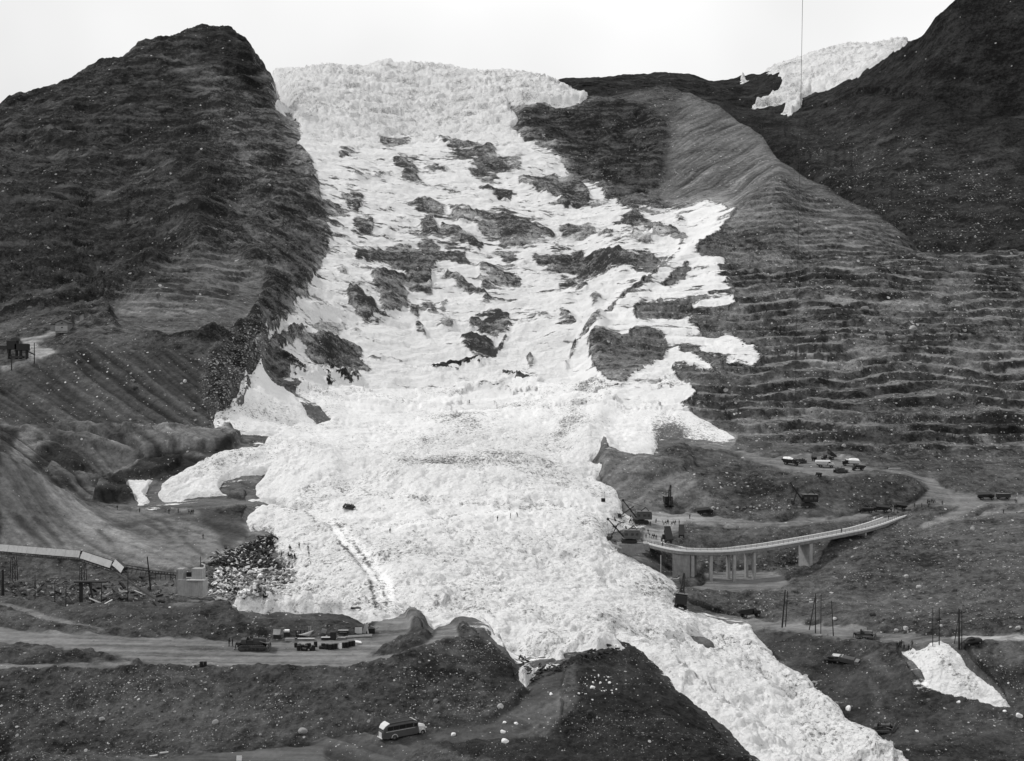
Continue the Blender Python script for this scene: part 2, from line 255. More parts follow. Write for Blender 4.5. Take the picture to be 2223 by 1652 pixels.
# long embankment below the upper left road
SL = [(0,770),(380,650),(560,610),(1100,620),(1350,700),(1300,900),(1370,1120),(900,1170),(300,1130),(0,1120)]
alb.p('D', SL, .052, 3); rough.p('D', SL, .22, 4); stony.p('D', SL, .3, 4)
alb.p('D', [(200,1130),(880,1170),(1500,1170),(1590,1200),(1500,1300),(1250,1380),(1180,1450),(1040,1480),(900,1540),(860,1640),(0,1640),(0,1130)], .09, 2)
rough.p('D', [(0,1120),(1600,1170),(1500,1300),(860,1640),(0,1640)], .3, 3); stony.p('D', [(0,1120),(1600,1170),(1500,1300),(860,1640),(0,1640)], .12, 3)
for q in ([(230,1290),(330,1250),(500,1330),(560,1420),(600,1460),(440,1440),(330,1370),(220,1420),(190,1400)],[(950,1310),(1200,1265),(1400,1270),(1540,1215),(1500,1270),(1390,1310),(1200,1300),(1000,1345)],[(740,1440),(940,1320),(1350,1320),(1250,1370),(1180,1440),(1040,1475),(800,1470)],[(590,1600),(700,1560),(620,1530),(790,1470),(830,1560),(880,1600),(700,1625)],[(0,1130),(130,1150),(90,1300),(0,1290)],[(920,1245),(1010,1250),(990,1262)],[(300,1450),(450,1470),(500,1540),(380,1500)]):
    alb.p('D', q, .024, 1.0)  # wet scarp faces, with their shade also put into the dark colour
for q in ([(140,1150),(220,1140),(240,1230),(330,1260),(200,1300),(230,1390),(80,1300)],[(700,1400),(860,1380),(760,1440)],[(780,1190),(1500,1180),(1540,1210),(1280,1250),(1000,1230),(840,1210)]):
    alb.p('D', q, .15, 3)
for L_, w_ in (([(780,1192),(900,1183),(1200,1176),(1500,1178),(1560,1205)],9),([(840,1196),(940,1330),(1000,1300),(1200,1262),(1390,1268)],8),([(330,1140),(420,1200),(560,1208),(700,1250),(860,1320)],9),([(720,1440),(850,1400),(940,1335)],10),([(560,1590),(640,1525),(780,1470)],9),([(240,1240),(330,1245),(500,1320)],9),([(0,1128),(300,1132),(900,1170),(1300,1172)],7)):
    alb.p('D', [(a_, b_ - w_ * .5) for a_, b_ in L_] + [(a_, b_ + w_ * .5) for a_, b_ in L_[::-1]], .24, 1.0)  # pale gravel lips, crest highlights painted into the colour as thin lines
# fan of the near left tip
FAN = [(0,1290),(100,1360),(300,1480),(500,1590),(650,1640),(1000,1652),(1300,1652),(1560,1700),(1640,1780),(1500,1960),(1300,2030),(1130,2060),(800,2020),(520,1930),(0,1900)]
alb.p('D', FAN, .15, 2); rough.p('D', FAN, .12, 3); stony.p('D', FAN, .05, 3)
alb.p('D', [(0,1290),(100,1360),(300,1480),(450,1850),(0,1700)], .09, 8)
alb.p('G', [(1250,0),(1660,0),(1590,100),(1600,210),(1440,290),(1380,180),(1300,110)], .045, 3)
for q in ([(60,60),(130,60),(330,260),(300,280)],[(190,60),(230,60),(420,250),(390,250)],[(360,350),(400,350),(450,440),(430,440)],[(620,170),(660,160),(760,280),(700,260)],[(1000,100),(1050,95),(1330,330),(1290,330),(1140,180)],[(1080,260),(1110,240),(1120,250)],[(940,110),(960,105),(1110,210),(1090,220)],[(650,120),(700,130),(900,100),(1100,65),(1300,30),(1300,45),(1000,110),(700,150)]):
    alb.p('G', q, .055, 1.5)
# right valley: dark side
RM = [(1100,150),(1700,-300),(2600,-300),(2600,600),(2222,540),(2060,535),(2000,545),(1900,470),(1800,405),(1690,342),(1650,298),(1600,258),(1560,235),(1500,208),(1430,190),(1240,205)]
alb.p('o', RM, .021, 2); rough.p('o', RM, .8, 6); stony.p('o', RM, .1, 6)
alb.p('C', [(1000,800),(1500,900),(2000,1100),(2220,1300),(2220,1560),(1500,1600),(1200,1400),(800,1100)], .05, 12)
stony.p('C', [(1000,800),(1500,900),(2000,1100),(2220,1300),(2220,1560),(1500,1600),(1200,1400),(800,1100),(700,850)], .75, 8)
alb.p('C', [(1830,1330),(2000,1340),(2130,1400),(2220,1560),(2000,1560),(1850,1480)], .012, 4)
alb.p('C', [(1200,1310),(1350,1330),(1650,1480),(1700,1520),(1400,1430)], .016, 4)
alb.p('C', [(0,590),(80,590),(330,720),(520,900),(640,1020),(900,1180),(1200,1370),(1500,1600),(900,1290),(640,1140),(370,1390),(270,1330),(0,1340),(-300,1330),(-100,1100),(60,850)], .1, 3)
rough.p('C', [(0,590),(330,720),(640,1020),(1200,1370),(900,1290),(640,1140),(370,1390),(0,1340),(-200,1200)], .3, 6)
alb.p('B', [(1090,690),(1480,690),(1900,680),(2220,700),(2080,1150),(1900,1340),(1740,1300),(1470,1080),(1150,850)], .072, 4)
rough.p('B', [(1090,690),(1480,690),(1900,680),(2100,800),(2080,1150),(1900,1340),(1740,1300),(1470,1080),(1150,850)], 1.0, 5)
# benched hillside
BH = [(1690,385),(1800,440),(1900,500),(2000,545),(2600,545),(2600,985),(2222,990),(1900,985),(1700,965),(1610,955),(1540,915),(1500,880),(1500,840),(1380,780),(1300,680),(1400,560),(1500,520),(1600,470)]
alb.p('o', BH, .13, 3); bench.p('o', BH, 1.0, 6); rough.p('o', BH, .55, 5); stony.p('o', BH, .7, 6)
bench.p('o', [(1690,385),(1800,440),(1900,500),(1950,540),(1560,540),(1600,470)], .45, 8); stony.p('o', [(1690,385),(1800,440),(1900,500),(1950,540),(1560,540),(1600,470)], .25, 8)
for q in ([(1000,1190),(1080,1160),(1300,1160),(1470,1180),(1440,1220),(1020,1230)],[(1640,1120),(1700,1100),(2010,1100),(2000,1160),(1650,1150)],[(380,1210),(560,1220),(960,1260),(900,1280),(420,1250)],[(1990,1060),(2220,1050),(2220,1260),(1990,1230)],[(2110,50),(2200,60),(2190,160),(2130,120)],[(560,780),(1000,770),(980,800),(540,820)],[(150,830),(450,820),(400,890),(180,890)],[(1500,600),(1580,630),(1500,690),(1400,660)],[(500,860),(900,860),(900,890),(520,890)],[(1100,860),(1450,860),(1400,900),(1120,890)],[(1300,950),(1900,960),(1880,990),(1300,980)]):
    alb.p('F', q, .033, 3)
# slope under the haul road, right
alb.p('o', [(1450,1250),(1750,1250),(1950,1110),(2600,1090),(2600,1385),(1750,1345),(1480,1325)], .088, 2)
stony.p('o', [(1450,1250),(1750,1250),(1950,1110),(2600,1090),(2600,1385),(1750,1345),(1480,1325)], .85, 3)
alb.p('o', [(1280,1030),(1310,955),(1420,990),(1500,1030),(1560,1100),(1450,1110),(1400,1095),(1350,1095)], .13, 2); rough.p('o', [(1280,1030),(1310,955),(1420,990),(1500,1030),(1560,1100),(1450,1110),(1350,1095)], .35, 2)
alb.p('o', [(1560,1050),(1900,1040),(1960,1050),(1960,1090),(1600,1100)], .06, 4)
stony.p('F', [(480,1600),(740,1600),(740,1700),(400,1700)], 1, 2)
# front banks
alb.p('o', [(240,1308),(760,1322),(820,1350),(800,1375),(480,1372),(230,1360),(150,1320)], .062, 2)
alb.p('o', [(-300,1470),(700,1455),(900,1420),(1000,1380),(1100,1410),(1150,1500),(1100,1550),(800,1595),(500,1620),(-300,1700)], .07, 2)
stony.p('o', [(-300,1470),(700,1455),(900,1420),(1000,1380),(1100,1410),(1150,1500),(1100,1550),(800,1595),(500,1620),(-300,1700)], .8, 3)
alb.p('o', [(1000,1390),(1060,1400),(1110,1440),(1140,1500),(1080,1490),(1020,1430)], .02, 5)
alb.p('o', [(990,1345),(1047,1358),(1091,1398),(1110,1440),(1050,1400),(1000,1385)], .085, 3)
alb.p('o', [(1320,1362),(1377,1395),(1434,1449),(1530,1530),(1661,1652),(1720,1720),(1300,1720),(940,1640),(940,1620),(1050,1598),(1180,1610),(1260,1520),(1240,1430)], .03, 2)
stony.p('o', [(1320,1362),(1377,1395),(1434,1449),(1530,1530),(1661,1652),(1720,1720),(1300,1720),(940,1640),(1180,1600),(1260,1500)], .35, 3)
alb.p('H', [(1480,1250),(1750,1240),(1900,1300),(2220,1560),(2200,1600),(1750,1400)], .022, 5)
alb.p('H', [(1740,800),(1870,900),(2070,1060),(2220,1200),(2220,1330),(2000,1180),(1850,1000)], .024, 3)
alb.p('o', [(-60,1590),(12,1600),(30,1660),(-60,1700)], .02, 4)
GR = [(1640,1370),(1760,1380),(1900,1410),(2000,1480),(2100,1520),(2600,1520),(2600,1720),(1980,1720),(1839,1573),(1760,1480),(1690,1440)]
alb.p('o', GR, .045, 3); rough.p('o', GR, .4, 3); stony.p('o', GR, .35, 3)
for q in ([(1620,590),(1660,590),(1760,860),(1820,1010),(1720,1000)],[(500,150),(620,160),(640,280),(520,230)]):
    alb.p('o', [(2060/1.152+a/6.28,1600/1.152+b/6.28) for a,b in [(620,540),(680,560),(780,900),(830,1030),(700,1000),(650,800)]], .075, 2)
alb.p('o', [(1840,1400),(1900,1410),(1940,1470),(1900,1460),(1860,1430)], .085, 3)
alb.p('o', [(2010,1560),(2222,1540),(2222,1600),(2080,1600)], .06, 4)
stony.p('I', [(830,1050),(1000,1080),(1200,1250),(1000,1350),(860,1180)], 1, 3)
alb.p('I', [(1900,1000),(2220,1100),(2220,1280),(1960,1150)], .035, 3); stony.p('I', [(1900,1000),(2220,1100),(2220,1280),(1960,1150)], 1, 3)
# roads and graded floors
def road(c, q, v, s=1.5, r=0.0, st=.05):
    alb.p(c, q, v, s); rough.p(c, q, r + .02, s); stony.p(c, q, st, s); bench.p(c, q, 0, s)
road('D', [(0,735),(180,700),(210,680),(115,560),(250,530),(350,500),(400,520),(300,560),(225,595),(330,620),(365,650),(260,690),(100,745),(0,770)], .26)
road('D', [(620,365),(900,395),(1100,402),(1300,365),(1550,375),(1300,375),(1100,412),(860,403)], .16, 1.2)
road('D', [(470,460),(650,435),(640,445),(480,480)], .2, 1.2)
road('D', [(1500,1180),(1560,1200),(1520,1300),(1590,1300),(1610,1200),(1560,1180)], .13)
road('D', [(1000,1500),(940,1530),(960,1600),(1060,1610),(1010,1560),(1050,1490)], .09)
road('D', [(940,1610),(1100,1615),(1400,1590),(1700,1600),(1600,1640),(1200,1660),(1000,1652),(700,1640),(850,1620)], .1)
road('G', [(-600,760),(0,780),(350,830),(700,835),(930,840),(1480,870),(1900,875),(2220,850),(2360,840),(2450,720),(2600,690),(2700,700),(2640,830),(2400,960),(2220,1045),(1900,1050),(1500,1040),(1000,1035),(700,960),(0,880),(-600,850)], .145)
road('G', [(-600,1000),(0,1010),(850,1000),(850,1035),(480,1055),(0,1065),(-600,1065)], .16, 2, .05, .2)
road('H', [(0,1050),(300,1020),(500,930),(600,890),(680,860),(770,860),(770,800),(720,760),(640,800),(560,870),(400,950),(0,990)], .14)
road('G', [(-600,560),(0,625),(100,640),(400,740),(690,800),(640,812),(300,762),(0,660),(-600,600)], .12, 1.5, .1, .2)
road('G', [(300,1720),(850,1640),(1300,1590),(2220,1500),(2220,1720)], .07, 2.5)
road('H', [(-100,1500),(500,1450),(1000,1380),(1150,1270),(1300,1060),(1430,1060),(1420,1380),(1200,1500),(1000,1510),(600,1560),(300,1720),(-100,1720)], .058, 2, .12, .15)
road('G', [(1000,650),(1250,610),(2220,640),(2200,655),(1400,640),(1000,665)], .1, 1.5, .1, .2)
road('I', [(100,700),(350,720),(900,770),(1350,820),(1760,848),(2500,838),(2500,885),(1900,888),(1450,890),(1000,860),(450,785),(350,765)], .135)
road('I', [(1760,843),(2500,836),(2500,880),(1760,872)], .29, 1)
road('I', [(0,520),(150,510),(150,430),(350,415),(500,430),(680,470),(720,500),(600,545),(300,557),(60,552)], .13)
road('o', [(1395,1108),(1480,1112),(1545,1118),(1640,1130),(1800,1122),(1880,1108),(1960,1098),(1990,1085),(2012,1062),(1985,1040),(1900,1022),(1960,1020),(2010,1035),(2060,1062),(2120,1076),(2500,1080),(2500,1094),(2150,1095),(2100,1112),(2040,1133),(1985,1142),(2080,1100),(1990,1097),(1950,1112),(1860,1126),(1700,1143),(1600,1142),(1490,1135),(1480,1150),(1430,1185),(1395,1185),(1395,1140)], .15)
road('o', [(1390,1105),(1470,1112),(1530,1118),(1530,1130),(1480,1132),(1430,1180),(1395,1180)], .24, 2)
road('o', [(2060,1130),(2150,1110),(2500,1106),(2500,1114),(2150,1118)], .15, 1.2)
road('o', [(1545,963),(1610,975),(1680,992),(1810,988),(1860,1000),(1920,1018),(1820,1035),(1770,1033),(1700,1020),(1640,1005)], .14, 2)
rough.a = np.where((icew.a > .5) & (_v > 850), np.minimum(rough.a, .13), rough.a).astype(np.float32)
for q, w in ([(1600,1006),(1900,1002),(2222,1008)],3),([(1700,535),(2100,545),(2300,548)],2): pass

# ---------------------------------------------------------------- terrain from profile curves (u, v, distance) or (u, 'z', height, distance)
US = np.linspace(-300, 2520, 1110)
def curve(pts, soft=7):
    u = np.array([p[0] for p in pts], float)
    Y = np.array([p[-1] for p in pts], float)
    z = np.array([p[2] if p[1] == 'z' else -(p[1] - CV) / F * p[2] for p in pts], float)
    Yi = np.interp(US, u, Y); zi = np.interp(US, u, z)
    # interpolate the apparent height rather than z between visible knots
    t = np.interp(US, u, z / Y) * Yi
    k = int(soft * 2.5 / 2.54); w = np.exp(-0.5 * (np.arange(-k, k + 1) * 2.54 / soft) ** 2); w /= w.sum()
    g = lambda a: np.convolve(np.pad(a, k, 'edge'), w, 'valid')
    return g(t), g(Yi)
def al(z, Y): return [(-300, 'z', z, Y), (2520, 'z', z, Y)]
BL = -250
C = []
C.append(al(-6, 12)); C.append(al(-32, 60)); C.append(al(-56, 130))
C.append([(BL,'z',-58,165),(900,'z',-60,165),(1100,'z',-60,165),(1700,'z',-63,168),(2222,'z',-70,178)])
C.append([(BL,1665,175),(400,1650,176),(900,1660,176),(960,1625,180),(1080,1602,185),(1180,1600,188),(1300,1605,187),(1450,1625,184),(1600,1660,181),(1700,1690,181),(1950,1720,187),(2222,1700,198),(2470,1700,198)])
C.append([(BL,1690,180),(0,1668,181),(300,1637,183),(450,1615,184.5),(600,1601,186),(800,1590,188),(900,1580,189),(1000,1560,192),(1130,1530,197),(1180,1515,200),(1250,1500,203),(1300,1510,204),(1450,1555,200),(1600,1625,195),(1700,1672,191),(1950,1690,200),(2222,1660,215),(2470,1660,215)])
C.append([(BL,1458,203),(0,1458,203),(450,1452,205),(600,1453,205),(800,1450,206),(870,1432,210),(940,1398,219),(1000,1385,224),(1050,1398,223),(1091,1418,220),(1128,1462,212),(1145,1497,205),(1180,1460,215),(1250,1432,224),(1300,1403,235),(1330,1385,244),(1400,1405,241),(1450,1444,233),(1500,1493,225),(1600,1573,211),(1700,1648,199),(1800,1722,192),(1950,1665,215),(2222,1640,228),(2470,1640,228)])
C.append([(BL,1372,228),(0,1374,229),(250,1385,227),(500,1380,231),(700,1383,231),(820,1378,232),(890,1358,238),(940,1366,236),(985,1352,240),(1047,1360,235),(1091,1399,225.5),(1128,1460,213.5),(1145,1490,208),(1180,1450,219),(1240,1418,233),(1300,1384,246),(1330,1370,251),(1400,1401,243),(1450,1440,235.5),(1500,1489,227),(1600,1569,213),(1700,1644,201),(1800,1718,194),(1950,1640,224),(2222,1600,240),(2470,1600,240)])
C.append([(BL,1295,262),(0,1300,258),(80,1312,254),(150,1325,250),(240,1312,248),(500,1306,248),(700,1313,247),(760,1325,244),(800,1346,240.5),(870,1346,241),(895,1328,244),(940,1361,239),(985,1342,242),(1047,1357,238),(1091,1398,227.5),(1128,1459,215),(1145,1480,213),(1180,1435,226),(1240,1408,238),(1300,1378,249),(1330,1368,253),(1400,1400,245),(1450,1440,237),(1500,1489,228.5),(1600,1569,214.5),(1700,1644,202.5),(1800,1716,196),(1950,1625,232),(2222,1570,250),(2470,1570,250)])
C.append([(BL,'z',-56,264),(0,'z',-56,262),(240,'z',-55,258),(700,'z',-55,258),(800,'z',-51,250),(900,'z',-52,252),(985,'z',-52,250),(1091,'z',-54,238),(1128,'z',-57,228),(1150,'z',-56,225),(1240,'z',-55,245),(1330,'z',-56,260),(1400,'z',-66,262),(1500,'z',-72,254),(1600,'z',-77,244),(1700,'z',-81,232),(1800,'z',-84,226),(1950,1612,242),(2222,1540,256),(2470,1540,256)])
C.append([(BL,'z',-56,310),(600,'z',-56,310),(750,'z',-55,300),(900,'z',-54,285),(1100,'z',-55,280),(1300,'z',-58,290),(1450,'z',-63,290),(1600,1465,280),(1700,1515,272),(1750,1545,266),(1850,1585,258),(1950,1560,258),(2060,1530,262),(2222,1500,262),(2470,1500,262)])
C.append([(BL,1266,336),(0,1262,336),(250,1257,338),(450,1245,342),(600,1240,342),(750,1225,342),(900,1250,325),(1100,1285,315),(1300,1320,310),(1450,1345,315),(1600,1368,318),(1640,1376,315),(1750,1380,306),(1900,1402,289),(1960,1412,284),(2060,1406,277),(2222,1400,272),(2470,1400,272)])
C.append([(BL,940,375),(0,981,382),(40,1000,385),(100,1045,390),(168,1082,396),(250,1098,400),(340,1098,402),(450,1090,405),(520,1100,400),(560,1140,385),(600,1175,370),(750,1170,365),(900,1200,350),(1100,1240,345),(1300,1262,345),(1450,1305,342),(1540,1326,345),(1600,1335,345),(1750,1345,330),(1900,1368,309),(2060,1378,292),(2222,1379,281),(2470,1379,281)])
C.append([(BL,'z',-21,400),(0,'z',-23,398),(100,'z',-34,405),(168,'z',-38,408),(250,1096,411),(340,1091,413),(450,1083,416),(560,1098,408),(600,1118,405),(750,1128,392),(900,1150,375),(1100,1190,365),(1300,1212,366),(1400,1243,366),(1450,1276,357),(1520,1290,352),(1600,1289,354),(1700,1278,360),(1740,1268,366),(1800,1298,345),(1900,1295,343),(2060,1285,338),(2222,1275,333),(2470,1275,333)])
C.append([(BL,960,412),(0,975,412),(100,1030,418),(250,1075,425),(340,1050,430),(450,1035,435),(560,1040,435),(600,1065,430),(750,1080,420),(900,1100,405),(1100,1120,400),(1300,1165,393),(1390,1205,388),(1450,1238,392),(1600,1238,396),(1700,1238,396),(1750,1230,398),(1800,1222,388),(1900,1188,395),(1980,1180,398),(2060,1185,390),(2222,1185,385),(2470,1185,385)])
C.append([(BL,938,440),(0,945,440),(100,992,440),(180,1005,440),(250,1028,444),(340,1000,448),(450,985,450),(560,985,452),(600,1000,452),(750,1020,450),(900,1040,440),(1100,1060,430),(1250,1110,415),(1300,1138,408),(1350,1160,404),(1385,1178,397),(1430,1182,399),(1480,1165,404),(1600,1164,406),(1750,1152,411),(1800,1147,416),(1850,1139,425),(1900,1129,430),(1980,1119,436),(2060,1122,430),(2222,1118,424),(2470,1118,424)])
C.append([(BL,925,460),(0,930,462),(100,938,462),(250,943,463),(340,942,464),(450,942,466),(560,950,475),(600,955,480),(750,975,490),(900,990,490),(1100,1000,480),(1250,1040,465),(1300,1075,445),(1350,1100,435),(1400,1108,430),(1450,1111,432),(1600,1113,432),(1750,1111,433),(1850,1106,440),(1950,1098,444),(2060,1094,444),(2222,1090,444),(2470,1090,440)])
C.append([(BL,850,488),(0,850,490),(250,850,490),(340,850,492),(450,870,490),(500,900,488),(560,920,495),(600,930,500),(750,935,520),(900,940,530),(1100,950,520),(1250,975,497),(1300,968,484),(1315,957,482),(1350,985,475),(1400,1000,468),(1450,1015,463),(1500,1033,459),(1600,1040,457),(1700,1044,455),(1800,1042,456),(1880,1034,458),(1950,1032,459),(1985,1050,454),(2010,1070,450),(2060,1078,450),(2222,1076,452),(2470,1076,450)])
C.append([(BL,805,507),(0,800,508),(50,785,510),(100,772,512),(180,760,514),(340,762,515),(450,780,515),(500,820,510),(560,860,510),(600,880,515),(750,890,545),(900,900,560),(1100,915,560),(1250,935,530),(1310,952,508),(1400,965,500),(1450,970,499),(1600,985,497),(1750,990,499),(1900,1000,495),(2060,1015,488),(2222,1025,485),(2470,1025,485)])
C.append([(BL,735,545),(0,738,545),(50,726,550),(110,718,550),(150,712,546),(200,725,535),(250,728,535),(450,738,540),(500,770,537),(560,800,540),(600,820,560),(750,850,600),(900,850,630),(1100,865,610),(1250,885,575),(1350,925,540),(1450,940,530),(1600,955,525),(1750,955,525),(1900,960,525),(2060,970,520),(2222,980,520),(2470,980,520)])
C.append([(BL,690,600),(0,690,610),(150,690,600),(240,690,585),(340,692,585),(450,695,590),(560,715,590),(600,740,620),(750,780,680),(900,790,700),(1100,800,690),(1250,835,640),(1300,830,620),(1400,850,600),(1450,860,590),(1600,870,580),(1750,880,580),(1900,880,580),(2060,890,575),(2222,900,575),(2470,900,575)])
C.append([(BL,610,720),(0,610,730),(150,630,700),(210,680,640),(250,650,655),(330,595,690),(450,605,690),(600,650,700),(700,650,760),(900,680,810),(1100,700,800),(1250,740,740),(1300,720,720),(1400,740,690),(1450,760,680),(1600,780,660),(1750,790,655),(1900,790,650),(2060,800,650),(2222,810,650),(2470,810,650)])
C.append([(BL,500,860),(0,500,880),(150,520,860),(200,560,820),(250,560,830),(340,540,820),(430,515,790),(450,520,795),(600,560,800),(700,560,860),(900,600,900),(1100,620,900),(1250,640,860),(1320,640,830),(1400,640,800),(1450,650,785),(1600,690,745),(1750,690,740),(1900,690,735),(2060,700,730),(2222,710,730),(2470,710,730)])
C.append([(BL,400,1020),(0,400,1040),(250,420,1020),(430,420,980),(600,470,930),(700,480,960),(900,500,1010),(1100,520,1010),(1250,530,1000),(1350,520,960),(1450,560,900),(1550,560,860),(1600,590,840),(1750,600,830),(1900,600,830),(2060,620,820),(2222,640,820),(2470,640,820)])
C.append([(BL,340,1170),(0,310,1190),(250,310,1180),(430,320,1150),(600,380,1080),(700,400,1080),(900,420,1130),(1100,440,1130),(1250,450,1120),(1400,450,1100),(1500,455,1060),(1590,462,1000),(1640,440,1000),(1690,460,960),(1750,520,930),(1900,530,920),(2060,570,900),(2222,590,900),(2470,590,900)])
C.append([(BL,350,1290),(-100,300,1290),(0,260,1290),(100,225,1300),(250,210,1300),(430,190,1320),(560,220,1300),(600,270,1240),(700,320,1220),(900,340,1270),(1100,340,1270),(1250,390,1230),(1400,420,1180),(1500,400,1180),(1600,420,1110),(1690,393,1050),(1750,440,1030),(1900,490,1000),(2000,548,940),(2060,548,945),(2222,560,960),(2470,560,960)])
C.append([(BL,345,1330),(-100,288,1340),(0,238,1350),(30,213,1355),(100,190,1370),(160,178,1380),(200,150,1390),(285,122,1410),(300,108,1412),(380,82,1435),(405,66,1450),(440,55,1460),(465,62,1460),(485,61,1460),(520,82,1450),(545,100,1440),(565,132,1430),(585,158,1400),(597,190,1385),(607,225,1370),(625,250,1360),(700,255,1400),(900,270,1450),(1100,285,1420),(1130,290,1400),(1250,320,1370),(1400,320,1350),(1500,300,1330),(1600,330,1260),(1690,345,1190),(1750,385,1130),(1800,404,1100),(1900,467,1030),(2000,545,960),(2060,544,960),(2222,545,985),(2470,545,985)])
C.append([(BL,'z',250,1390),(0,'z',320,1400),(200,'z',380,1450),(440,'z',450,1540),(560,'z',400,1520),(600,'z',360,1500),(640,220,1500),(700,210,1540),(900,215,1590),(1100,218,1540),(1130,214,1500),(1250,222,1500),(1340,200,1530),(1430,188,1530),(1500,206,1500),(1560,232,1450),(1600,258,1400),(1650,298,1310),(1690,343,1200),(1750,384,1136),(1800,403.5,1104),(1900,467,1036),(2000,'z',129,985),(2222,'z',129,1000),(2470,'z',129,1000)])
C.append([(BL,'z',200,1600),(0,'z',250,1600),(440,'z',350,1750),(560,185,1720),(600,160,1740),(650,158,1750),(700,152,1750),(790,149,1760),(830,140,1760),(860,146,1760),(920,146,1760),(980,155,1760),(1050,162,1740),(1150,167,1720),(1200,172,1700),(1235,188,1680),(1290,'z',440,1640),(1430,'z',445,1620),(1500,'z',400,1600),(1600,'z',340,1540),(1690,'z',240,1400),(1800,'z',150,1300),(2000,'z',110,1150),(2222,'z',110,1100),(2470,'z',110,1100)])
C.append([(BL,'z',190,1900),(440,'z',340,1900),(600,'z',500,1950),(900,'z',505,1950),(1200,'z',470,1900),(1290,'z',400,1800),(1500,'z',360,1750),(1700,'z',220,1600),(2000,'z',100,1400),(2470,'z',100,1400)])

def make_grid(curves, px=2.45, maxrows=130):
    Z = []; YY = []
    for c in curves:
        z, y = curve(c); Z.append(z); YY.append(y)
    for k in range(1, len(YY)): YY[k] = np.maximum(YY[k], YY[k - 1] + 0.6)
    rows_z = [Z[0]]; rows_y = [YY[0]]
    for k in range(1, len(Z)):
        v0 = CV - F * Z[k - 1] / YY[k - 1]; v1 = CV - F * Z[k] / YY[k]
        vis = (US > -30) & (US < 2252)
        ext = np.percentile((v0 - v1)[vis], 97); dl = np.median(YY[k] - YY[k - 1])
        n = int(np.clip(ext / px, 5, maxrows))
        if k < 4: n = 6
        for i in range(1, n + 1):
            t = i / n
            # even spacing in the picture for the long intervals
            rows_z.append(Z[k - 1] + (Z[k] - Z[k - 1]) * t); rows_y.append(YY[k - 1] + (YY[k] - YY[k - 1]) * t)
    z = np.array(rows_z, np.float32); y = np.array(rows_y, np.float32)
    for _ in range(2):   # take the hardest crease off
        zz = z.copy(); zz[1:-1] = .25 * z[:-2] + .5 * z[1:-1] + .25 * z[2:]; z = zz
    return z, y

